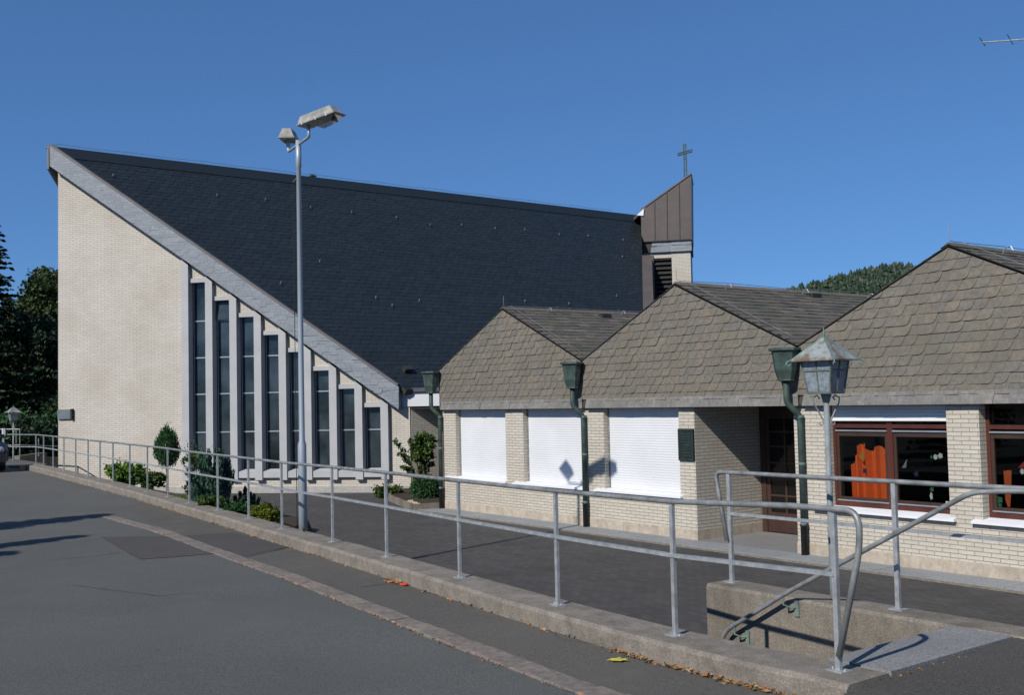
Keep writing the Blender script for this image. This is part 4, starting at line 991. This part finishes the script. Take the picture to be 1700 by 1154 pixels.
def clumpy(mb,c,r,nclump,nleaf,cs,size,up=0,asp=1.6):
    c=Vector(c)
    for _ in range(nclump):
        d=rv(); k=random.uniform(.45,.95); cc=c+Vector((d.x*r[0],d.y*r[1],d.z*r[2]))*k
        s_=cs*random.uniform(.6,1.25); ellip_fill(mb,cc,(s_,s_,s_*.75),nleaf,size,.3,up,asp)
def shrub(name,lab,cat,base,c,r,mat_,ncl,nl,cs,size,up=0,asp=1.6,stem=True,group=None):
    t=thing(name,lab,cat,base,group); b_=Vector(base); c=Vector(c)
    if stem:
        mb=MB()
        for k in range(5):
            d=rv(); e=c+Vector((d.x*r[0],d.y*r[1],abs(d.z)*r[2]))*.5; mb.tube([b_+Vector((d.x*.04,d.y*.04,0)),(b_+e)/2+rv()*.05,e],[.018,.014,.006],5)
        build('stem',mb,M['bark'],t)
    mb=MB(); clumpy(mb,c,r,ncl,nl,cs,size,up,asp)
    for k in range(22):
        d=rv(); d.z=abs(d.z)*.8+.1; p0=c+Vector((d.x*r[0],d.y*r[1],d.z*r[2]))*.8; dd=(d+rv()*.4+Vector((0,0,.3))).normalized(); L=max(r)*random.uniform(.25,.6)
        for j in range(9): mb.leaf(p0+dd*L*j/8+rv()*size*.4,size*random.uniform(.6,1.1)*(1.1-.05*j),(dd+rv()*.9).normalized(),asp)
    build('foliage',mb,mat_,t); return t
# planting bed behind the kerb wall near the church
mb=MB(); bx=[-33,-29,-26,-23,-20.5,-18.5,-17.0]
def ch_y(x): return P0.y+(x-P0.x)*math.tan(th)-.1
for a,b_ in zip(bx,bx[1:]):
    ya=min(ch_y(a),ky(a)+2.6 if a<-20 else ky(a)+1.2+.0); yb=min(ch_y(b_),ky(b_)+2.6 if b_<-20 else ky(b_)+1.2)
    mb.face([(a,ky(a)+BW-.01,.42),(b_,ky(b_)+BW-.01,.42),(b_,yb,.25),(a,ya,.25)]); mb.face([(a,ya,.25),(b_,yb,.25),(b_,yb+.1,-.01),(a,ya+.1,-.01)])
struct('planting_bed',mb,M['soil'])
def at(px,py,d): return dep(px,py,d)
def shr(name,lab,px0,px1,py0,py1,d,mat_,ncl,nl,csf,size,up=0,asp=1.6,flat_=1,**k):
    c=at((px0+px1)/2,(py0+py1)/2,d); rx=(px1-px0)/2/F*d; rz=(py1-py0)/2/F*d
    return shrub(name,lab,'shrub',(c.x,c.y,max(.0,c.z-rz-.1)),c,(rx*.95,rx*.95*flat_,rz*.95),mat_,ncl,nl,rx*csf,size,up,asp,**k)
shr('bright_shrub','bright green broad-leaved shrub just behind the railing below the church wall',172,240,768,812,26.5,L_bright,34,60,.33,.075)
shr('dark_shrub','low dark green shrub right of the bright broad-leaved one',228,272,783,815,25.5,L_mid,26,60,.35,.06)
# topiary on a stem
tc=at(277,744,25.5); t=thing('topiary_conifer','dark green clipped conifer on a short bare stem in front of the church','shrub',(tc.x,tc.y,.35))
mb=MB(); mb.tube([(tc.x,tc.y,.33),(tc.x+.02,tc.y,.9),(tc.x-.02,tc.y,tc.z-.3)],.028,7); build('trunk',mb,M['bark'],t)
mb=MB()
for _ in range(5200):
    d=rv(); k=random.uniform(.6,1.0)*(1+.13*math.sin(d.x*7+d.y*5)*math.cos(d.z*4+d.x*3)); zz=d.z*.48; rr=.31*(1-.35*max(0,d.z)**1.5); p=tc+Vector((d.x*rr*k,d.y*rr*k,zz*k+(.1 if random.random()<.2 and d.z>0 else 0)*random.random()))
    mb.leaf(p+Vector((0,0,.12*max(0,math.sin(d.x*11+2)*math.cos(d.y*9))*max(0,d.z))),.022,(Vector((d.x*.3,d.y*.3,1))+rv()*.35).normalized(),3.2)
build('foliage',mb,L_deep,t)
# blue conifer: upright spikes
def spiky(name,lab,base,hgt,rad,n,mat_,size=.03,nsp=26):
    b_=Vector(base); t=thing(name,lab,'shrub',base); mb=MB(); mb.tube([b_,b_+Vector((0,0,hgt*.5))],[.04,.015],6); build('trunk',mb,M['bark'],t); mb=MB()
    for k in range(nsp):
        a=random.uniform(0,6.28); rr=rad*math.sqrt(random.random())*.85; tip=b_+Vector((math.cos(a)*rr,math.sin(a)*rr,hgt*(1-.55*(rr/rad)**1.3)*random.uniform(.85,1.05))); root=b_+Vector((math.cos(a)*rr*.5,math.sin(a)*rr*.5,.03))
        for _ in range(n//nsp):
            f=random.random()**.8; p=root.lerp(tip,f)+rv()*rad*.26*(1-f*.8); mb.leaf(p,size*random.uniform(.7,1.3),(Vector((math.cos(a)*.3,math.sin(a)*.3,1))+rv()*.45).normalized(),3)
    build('foliage',mb,mat_,t); return t
cb=at(348,845,21.5); spiky('blue_conifer','tall blue-green upright conifer in front of the tall windows',(cb.x,cb.y,.38),1.62,.62,6500,L_blue,.035,34)
cb=at(393,850,21.8); spiky('green_conifer','dark green low conifer pressed against the blue one',(cb.x-.1,cb.y+.2,.15),.85,.42,2500,L_deep,.035,16)
cb=at(308,838,23.5); spiky('slim_conifer','slim dark conifer left of the blue-green one',(cb.x-.1,cb.y+.5,.35),1.25,.26,2200,L_deep,.03,9)
cb=at(326,835,22.2); shrub('rose_bush','loose tall rose bush with pale buds between the conifers','shrub',(cb.x,cb.y,.35),(cb.x,cb.y,1.25),(.28,.28,.62),L_mid,22,26,.14,.05)
# strap-leaved plant
cb=at(299,835,22.6); t=thing('strap_leaf_plant','clump of bright strap-leaved plant behind the kerb wall','plant',(cb.x,cb.y,.4)); mb=MB()
for k in range(150):
    a=random.uniform(0,6.28); l=random.uniform(.3,.52); r_=random.uniform(.1,.34); p=Vector((cb.x,cb.y,.4))+Vector((math.cos(a),math.sin(a),0))*random.uniform(0,.16); pr=None; s_=Vector((-math.sin(a),math.cos(a),0))*.012
    for j in range(5):
        f=j/4; q_=p+Vector((math.cos(a)*r_*f*f,math.sin(a)*r_*f*f,l*(f-.35*f*f*r_*2))); w_=s_*(1.2-f)
        if pr: mb.face([pr[0]-pr[1],pr[0]+pr[1],q_+w_,q_-w_])
        pr=(q_,w_)
build('foliage',mb,L_bright,t)
shr('low_shrub','low mid-green shrub spilling over the kerb wall under the blue conifer',328,372,824,852,20.0,L_mid,20,60,.4,.05)
shr('creeping_juniper','low dark creeping juniper behind the kerb wall',370,418,836,860,19.0,L_deep,22,60,.4,.045)
shr('golden_shrub','low yellow-green shrub behind the kerb wall left of the street lamp',415,466,838,872,18.0,L_yellow,34,70,.36,.042)
# bed by the link
P1=Vector((-22.42,13.42,0)); mb=MB(); bedp=[(-22.42,13.42),(-22.22,14.1),(-22.4,18.5),(-26.4,16.6),(-27.3,15.75),(-25.2,14.35)]
mb.face([(x,y,.13) for x,y in bedp]); struct('flower_bed',mb,M['soil'])
mb=MB()
def edging(a,b_):
    a,b_=Vector(a),Vector(b_); d=b_-a; k=max(1,round(d.length/.5)); s_=Vector((d.y,-d.x,0)).normalized()*.06
    for i in range(k): mb.obox(a+d*(i/k)+d.normalized()*.004,d/k-d.normalized()*.008,s_,(0,0,.17+random.uniform(-.006,.006)))
edging((-25.2,14.35,0),(-22.42,13.42,0)); edging((-22.42,13.42,0),(-22.25,14.05,0)); edging((-27.3,15.72,0),(-25.2,14.35,0)); tag(build('bed_edging',mb,M['concrete']),'low grey concrete edging stones round the bed at the hall corner','edging')
shr('small_shrub','small dark leafy shrub at the left end of the raised bed',620,668,806,832,29.5,L_mid,26,50,.36,.06)
rc_=at(706,812,28.0); t=thing('round_bush','dense dark green ball-shaped bush beside the copper downpipe','shrub',(rc_.x,rc_.y,.13)); mb=MB(); ellip_fill(mb,rc_,(.42,.42,.40),5200,.035,.72,.2,2); build('foliage',mb,L_deep,t)
tr0=at(700,745,29.6); t=thing('climbing_shrub','tall glossy-leaved shrub reaching left across the church brick pier','shrub',(tr0.x,tr0.y,.13))
mb=MB(); bb=Vector((tr0.x,tr0.y,.13)); ends=[at(702,712,29.6),at(680,730,29.3),at(662,752,29.3),at(655,732,29.2),at(668,776,29.3),at(718,720,29.7),at(720,765,29.6),at(700,750,29.6)]
for e_ in ends: mb.tube([bb,bb.lerp(e_,.5)+Vector((0,0,.25)),e_],[.03,.018,.005],5)
build('trunk',mb,M['bark'],t); mb=MB()
clumpy(mb,at(702,750,29.6),(.38,.38,.62),55,36,.17,.075)
for e_ in ends[1:5]:
    for k in range(10): ellip_fill(mb,bb.lerp(e_,.5).lerp(e_,k/9)+Vector((0,0,.25*(1-k/9))),(.10,.10,.08),7,.075,.2)
build('foliage',mb,L_mid,t)
mb=MB()
for k in range(70):
    p=Vector((-22.9,13.72,.14))+Vector((random.uniform(-.5,.5),random.uniform(-.05,.12)-0,0)); p.y=13.42+.35*(-22.42-p.x)+.12+random.uniform(-.06,.06); r_=random.uniform(.015,.035); ang=random.random()*6
    mb.prism([p+Vector((math.cos(ang+j*1.26)*r_,math.sin(ang+j*1.26)*r_*.8,0)) for j in range(5)],(0,0,r_))
tag(build('pebbles',mb,M['cream_tan']),'pale pebbles lying along the bed edging','pebbles',kind='stuff')
# ---- trees beyond
def spruce(lab,base,h,rad,nlev=34,grp='trees left of the church',mat_=L_dark,seed=1,size=.28):
    rg=random.Random(seed); b_=Vector(base); t=thing('spruce_tree',lab,'tree',base,grp)
    mb=MB(); mb.tube([b_,b_+Vector((0,0,h*.6)),b_+Vector((0,0,h))],[h*.018,h*.01,.02],7); build('trunk',mb,M['bark'],t); mb=MB()
    for k in range(nlev):
        f=k/nlev; z=h*(.06+.93*f); r0=rad*(1-f)**.85+.12; nb=int(8+8*(1-f))
        for j in range(nb):
            a=rg.uniform(0,6.283); L=r0*rg.uniform(.65,1.12); d=Vector((math.cos(a),math.sin(a),0)); s_=Vector((-d.y,d.x,0))
            m_=max(3,int(L/.22))
            for i in range(m_):
                g_=(i+.6)/m_; p=b_+Vector((0,0,z))+d*L*g_+Vector((0,0,-L*.28*g_+.12*L*g_*g_*1.5))
                for sd_ in (-1,0,1):
                    dd=(d*.8+s_*sd_*.9+Vector((0,0,-.25+rg.uniform(-.2,.2)))).normalized(); mb.leaf(p+dd*size*.4,size*rg.uniform(.5,1)*(1.15-.5*g_),dd,1.9)
    build('crown',mb,mat_,t); return t
def broad(lab,base,h,r,mat_,ncl=150,nl=70,cs=.9,size=.16,seed=1,name='broadleaf_tree',grp='trees left of the church',z0=.25):
    random.seed(seed); b_=Vector(base); t=thing(name,lab,'tree',base,grp); mb=MB(); c=b_+Vector((0,0,h*(z0+(1-z0)/2)))
    mb.tube([b_,b_+Vector((.1,0,h*.3)),b_+Vector((0,.1,h*.7))],[h*.025,h*.02,h*.01],8)
    for k in range(9): d=rv(); e=c+Vector((d.x*r,d.y*r,d.z*h*(1-z0)*.5))*.6; st=b_+Vector((0,0,h*min(.85,random.uniform(z0,z0+.25)))); mb.tube([st,(st+e)/2+Vector((0,0,.3)),e],[h*.009,h*.006,.02],5)
    build('trunk',mb,M['bark'],t); mb=MB(); clumpy(mb,c,(r,r,h*(1-z0)/2),ncl,nl,cs,size,0,1.4); build('crown',mb,mat_,t); return t
def gp(px,d,z=-.05):
    r=ray(px,700); p=O+r*d; return (p.x,p.y,z)
L_tree=m_leaf('dark_olive_leaves',[(.028,.05,.014),(.042,.07,.018),(.02,.038,.012),(.06,.085,.022)],trans=.15)
broad('rounded green broadleaf tree whose top stands beside the church wall corner',gp(80,58),11.0,2.3,L_tree,240,90,.75,.17,3)
broad('dark broadleaf tree low behind the railing left of the church',gp(42,52),7.6,2.8,L_dark,200,90,.8,.17,4)
broad('shadowy broadleaf tree between the spruce and the church',gp(118,66),8.5,3.0,L_tree,130,60,.9,.2,5)
spruce('tall dark spruce tree cut by the left edge of the picture',gp(-24,50),13.2,2.8,56,seed=2)
spruce('dark spruce tree second from the left edge, behind the lantern',gp(14,62),9.6,2.6,44,seed=5)
spruce('dark spruce tree outside the left edge beyond the parked car',gp(-110,58),13,3.0,34,seed=6)
random.seed(11)
# undergrowth hedge beyond the far railing
for i,(px_,d_,h_,lab) in enumerate(((12,46,2.6,'dark hedge bush behind the parked car'),(45,45,2.2,'dark hedge bush behind the distant lantern'),(80,47,2.4,'dark hedge bush next to the church corner'),(105,49,3.2,'dark hedge bush hidden against the church corner'))):
    b_=gp(px_,d_,-.05); shrub('hedge_bush',lab,'shrub',b_,(b_[0],b_[1],h_*.55),(1.5,1.5,h_*.5),L_dark if i%2 else L_deep,50,60,.5,.13,group='hedge bushes beyond the road end')
# tree peeping over the ridge
tp_=dep(516,292,62); broad('small treetop showing over the church ridge beside the street lamp',(tp_.x,tp_.y,-.05),tp_.z+.15,1.0,L_mid,90,60,.4,.13,9,grp='trees behind the church',z0=.75)
# trees outside the left edge of the frame that throw the shadows on the road
def shadow_tree(px,py,h,rad,lab,seed):
    tip=onz(px,py,.67); L=h/math.tan(SUNEL); b_=(tip.x-math.cos(SA)*L, tip.y-math.sin(SA)*L, .6); return spruce(lab,b_,h+.1,rad,34,'conifers by the road outside the view',seed=seed,size=.2)
shadow_tree(190,852,7.0,1.5,'conifer by the road left of the view that shades the asphalt',21)
shadow_tree(150,886,7.2,.5,'slender conifer by the road left of the view',22)
shadow_tree(24,914,5.0,1.3,'broad conifer by the road left of the view',23)
# ---- low walls, railings at road end
wa=dep(33,757,39.5); wb=dep(112,759,41.0)
lw=thing('low_wall','low dark concrete wall at the road end behind the railing','wall',(wa.x,wa.y,0))
mb=MB(); n_=Vector((-(wb-wa).y,(wb-wa).x,0)).normalized()*.25
mb.prism([Vector((wa.x,wa.y,0)),Vector((wb.x,wb.y,0)),wb,wa],n_); mb.prism([Vector((wa.x,wa.y,0)),wa,wa+lvl(-.1,2.5),Vector((wa.x,wa.y,0))+lvl(-.1,2.5)],lvl(-.25,0)); build('wall_body',mb,M['concrete'],lw)
r3=thing('railing','distant galvanised railing on the low wall at the end of the road','railing',(wa.x,wa.y,1))
q1,q2=dep(-30,713,39.6),dep(33,713,39.6); q3,q4=dep(33,739,39.8),dep(112,742,41.0); q5=dep(-30,741,39.6)
for a_,b_ in ((q1,q2),(q5,q3),(q3,q4)): mb=MB(); mb.tube([a_,b_],.02,6); build('rail',mb,M['galv_dull'],r3)
for (px_,y0_,y1_,d_) in ((33,713,757,39.6),(27,713,745,40.2),(5,713,760,39.6),(64,728,760,40.3)): 
    mb=MB(); mb.tube([dep(px_,y1_,d_),dep(px_,y0_,d_)],.02,6); build('post',mb,M['galv_dull'],r3)
# parked car
def car(loc,ang):
    t=thing('parked_car','dark blue hatchback parked at the left edge, only its front corner in view','car',loc); ca,sa=math.cos(ang),math.sin(ang)
    def q(x,y,z): return Vector((loc[0]+x*ca-y*sa,loc[1]+x*sa+y*ca,loc[2]+z))   # x forward
    blue=m_simple('dark_blue_car_paint',(.010,.02,.06),.25,.3,.05,2); dg=M['dark_glass']; blk=m_simple('black_plastic',(.02,.02,.02),.5)
    prof=[(-1.9,.35),(-1.95,.75),(-1.85,.95),(.75,.95),(1.65,.80),(1.86,.62),(1.88,.35)]
    mb=MB(); secs=[]
    for y,ins in ((-.80,.06),(-.72,0),(0,-.03),(.72,0),(.80,.06)): secs.append([q(x*(1-ins*.3),y,z-(ins*.5 if z>.8 else 0)) for x,z in prof])
    for s0,s1 in zip(secs,secs[1:]):
        for k in range(len(prof)): k2=(k+1)%len(prof); mb.face([s0[k],s1[k],s1[k2],s0[k2]])
    mb.face(secs[0]); mb.face(secs[-1][::-1]); build('body',mb,blue,t,True)
    mb=MB(); lo=[q(-1.75,-.72,.94),q(.80,-.72,.94),q(.80,.72,.94),q(-1.75,.72,.94)]; hi=[q(-1.35,-.56,1.38),q(.05,-.56,1.40),q(.05,.56,1.40),q(-1.35,.56,1.38)]
    i=len(mb.v); mb.v+=[tuple(p) for p in lo+hi]
    for f in ((4,5,6,7),): mb.f.append(tuple(i+k for k in f)); mb.mi.append(0)
    for f in ((0,1,5,4),(1,2,6,5),(2,3,7,6),(3,0,4,7)): mb.f.append(tuple(i+k for k in f)); mb.mi.append(1)
    build('cabin',mb,[blue,dg],t)
    mb=MB(); mb.prism([q(1.80,-.78,.30),q(1.96,-.70,.30),q(1.97,0,.30),q(1.96,.70,.30),q(1.80,.78,.30)],(0,0,.24)); build('bumper',mb,blk,t)
    for sg_ in (-1,1):
        mb=MB(); mb.tube([q(1.80,.58*sg_,.665),q(1.875,.58*sg_,.665)],.095,14); hl=build('headlight',mb,m_simple('headlight_glass',(.35,.38,.4),.1,.3),t,True)
    mb=MB(); mb.prism([q(1.86,-.45,.6),q(1.86,.45,.6),q(1.84,.45,.73),q(1.84,-.45,.73)],q(.02,0,0)-q(0,0,0)); build('grille',mb,blk,t)
    for x in (-1.2,1.25):
        for sg_ in (-1,1):
            mb=MB(); mb.tube([q(x,sg_*.62,.29),q(x,sg_*.79,.29)],.29,18); wh=build('wheel',mb,blk,t,True); mb=MB(); mb.tube([q(x,sg_*.79,.29),q(x,sg_*.80,.29)],.17,14); build('hubcap',mb,M['zinc'],wh)
    mb=MB(); mb.obox(q(.62,.78,.98),q(.18,0,0)-q(0,0,0),q(0,.14,0)-q(0,0,0),(0,0,.12)); build('mirror',mb,blk,t)
    return t
fr_=dep(14,760,36.5); cdir=lvl(.62,-.78).normalized(); ang=math.atan2(cdir.y,cdir.x)
rg_=Vector((-cdir.y,cdir.x,0)); fr_=dep(14,760,31.5)
cc=Vector((fr_.x,fr_.y,0))-cdir*1.9-(rg_ if rg_.dot(lvl(1,0))>0 else -rg_)*.78; car((cc.x,cc.y,.86),ang)
# white reflector post by the car
rp=dep(6,725,39.5); mb=MB(); mb.tube([(rp.x,rp.y,.7),(rp.x,rp.y,2.02)],.03,6); mk=tag(build('marker_post',mb,M['galv']),'thin marker post with a white top behind the parked car','post'); mb=MB(); mb.box(rp.x-.05,rp.x+.05,rp.y-.05,rp.y+.05,1.75,2.03); build('reflector',mb,M['white'],mk)
# ---- wooded hill
hill=MB(); hc=lvl(330,1000); hw=[]
def hz(r_,f_):
    u=math.degrees(math.atan2(r_,f_)); K=[(-20,0),(0,8),(9,46),(15,74),(20.5,92),(23.5,74),(30,50),(90,40)]
    z=0
    for (a,za),(b_,zb) in zip(K,K[1:]):
        if a<=u<=b_: z=za+(zb-za)*(u-a)/(b_-a)
    dpt=max(0,min(1,(f_-380)/480)); dpt=dpt*dpt*(3-2*dpt)
    return 4+z*dpt+1.5*math.sin(r_*.03)+1*math.sin(f_*.021+r_*.011)
gr=[(r_,f_) for f_ in range(300,1700,50) for r_ in range(-100,1500,50)]
nx=len(range(-100,1500,50)); idx=0; 
for j in range(len(range(300,1700,50))-1):
    for i in range(nx-1):
        q=[gr[j*nx+i],gr[j*nx+i+1],gr[(j+1)*nx+i+1],gr[(j+1)*nx+i]]
        hill.face([lvl(a,b_,hz(a,b_)*min(1,(b_-300)/120)-.3) for a,b_ in q])
struct('hills',hill,m_simple('hill_undergrowth',(.03,.05,.02),1,0,.3,.05))
fo=MB(); rg=random.Random(4)
for k in range(7000):
    f_=rg.uniform(560,1000); u=rg.uniform(8,29); r_=f_*math.tan(R(u)); b_=lvl(r_,f_,hz(r_,f_)*min(1,(f_-300)/120)-1); h=rg.choice((rg.uniform(5,8),rg.uniform(6,9),rg.uniform(9,12))); rad=h*rg.uniform(.26,.42)
    n_=5; lv=3
    for l in range(lv):
        z0=h*(.12+.28*l); z1=h*(.50+.25*l); rr=rad*(1-.27*l); ph=rg.random()*6; ring=[b_+Vector((math.cos(ph+6.283*j/n_)*rr*rg.uniform(.75,1.2),math.sin(ph+6.283*j/n_)*rr*rg.uniform(.75,1.2),z0+rg.uniform(-.4,.4))) for j in range(n_)]; ap=b_+Vector((rg.uniform(-.2,.2),0,z1))
        i=len(fo.v); fo.v+=[tuple(p) for p in ring]+[tuple(ap)]
        for j in range(n_): fo.f.append((i+j,i+(j+1)%n_,i+n_)); fo.mi.append(0)
fob=build('forest',fo,L_forest); tag(fob,'dark conifer forest covering the distant hill above the hall roof','forest',kind='stuff')
# ================================================================== LITTER
random.seed(31)
lf=MB()
def kerbpt(px,py,sp): p=onk(px,py,dz=-.153); return Vector((p.x+random.gauss(0,sp[0]),p.y+random.gauss(0,sp[1]),0))
def drop(p,s):
    p.z=(zr(p.x)+.012+random.random()*.012); d=Vector((random.uniform(-1,1),random.uniform(-1,1),random.uniform(-.35,.35))).normalized(); lf.leaf(p,s,d,1.8)
for k in range(200):
    x=random.uniform(-6.2,-4.0); p=Vector((x,ky(x)-FW-.01-abs(random.gauss(0,.028)),0)); drop(p,random.uniform(.012,.032))
for k in range(260):
    x=random.uniform(-30,-4.0); p=Vector((x,ky(x)-FW-.01-abs(random.gauss(0,.03)),0)); drop(p,random.uniform(.01,.03))
for k in range(130): drop(kerbpt(662,968,(.12,.05)),random.uniform(.015,.035))
for k in range(260):
    x=random.uniform(-13,-3.4); p=Vector((x,ys(x)-.225-abs(random.gauss(0,.02)),0)); drop(p,random.uniform(.007,.02))
for k in range(60):
    p=Vector((-3.93+random.uniform(0,.05),random.uniform(5.6,7.2),0)); drop(p,.016); lf.v[-4:]=[(v[0],v[1],v[2]+.115) for v in lf.v[-4:]]
tag(build('fallen_leaves',lf,m_leaf('dry_leaves',[(.30,.13,.05),(.40,.2,.09),(.2,.1,.05),(.45,.28,.14),(.28,.2,.12)],.8,.1)),'dry orange-brown leaves gathered along the kerb wall and gutter','leaves',kind='stuff')
def crumple(name,px,py,s,col,lab,cat):
    p=onk(px,py,dz=-.153); mb=MB(); p.z=zr(p.x)+s*.4; vs_=[]; bm=bmesh.new(); bmesh.ops.create_icosphere(bm,subdivisions=2,radius=s)
    for v in bm.verts: v.co=v.co*random.uniform(.6,1.15); v.co.z*=.55; v.co+=p
    for f in bm.faces: mb.face([v.co.copy() for v in f.verts])
    bm.free(); tag(build(name,mb,m_simple(name+'_mat',col,.4)),lab,cat)
crumple('red_wrapper',671,973,.04,(.6,.03,.02),'crumpled red wrapper lying among leaves at the kerb wall','litter')
crumple('blue_scrap',706,983,.02,(.03,.03,.25),'small dark blue scrap at the foot of the kerb wall','litter')
p=onk(1026,1099,dz=-.153); mb=MB(); p.z=zr(p.x)+.012
pl_=[]; 
for k in range(14): a=6.283*k/14; r_=.055*(1 if k%2 else .6); pl_.append(p+lvl(math.cos(a)*r_*1.6,math.sin(a)*r_*.9)+Vector((0,0,random.uniform(0,.012))))
for k in range(14): mb.face([p+Vector((0,0,.006)),pl_[k],pl_[(k+1)%14]])
tag(build('yellow_leaf',mb,m_simple('yellow_leaf_mat',(.45,.42,.04),.6)),'single yellow-green fallen leaf on the footway','leaf')
wd_=MB()
for (px_,py_) in ((1192,1118),(1210,1120),(505,884),(1290,1138)):
    p0=onk(px_,py_,dz=-.15) if px_>600 else onk(px_,py_)
    for k in range(14): a=random.uniform(0,6.28); l=random.uniform(.04,.10); wd_.leaf(p0+Vector((math.cos(a)*.02,math.sin(a)*.02,l*.5)),.012,(Vector((math.cos(a)*.4,math.sin(a)*.4,1))).normalized(),l/.012)
tag(build('weeds',wd_,L_mid),'thin weeds sprouting from the cracks at the kerb wall','weeds',kind='stuff')
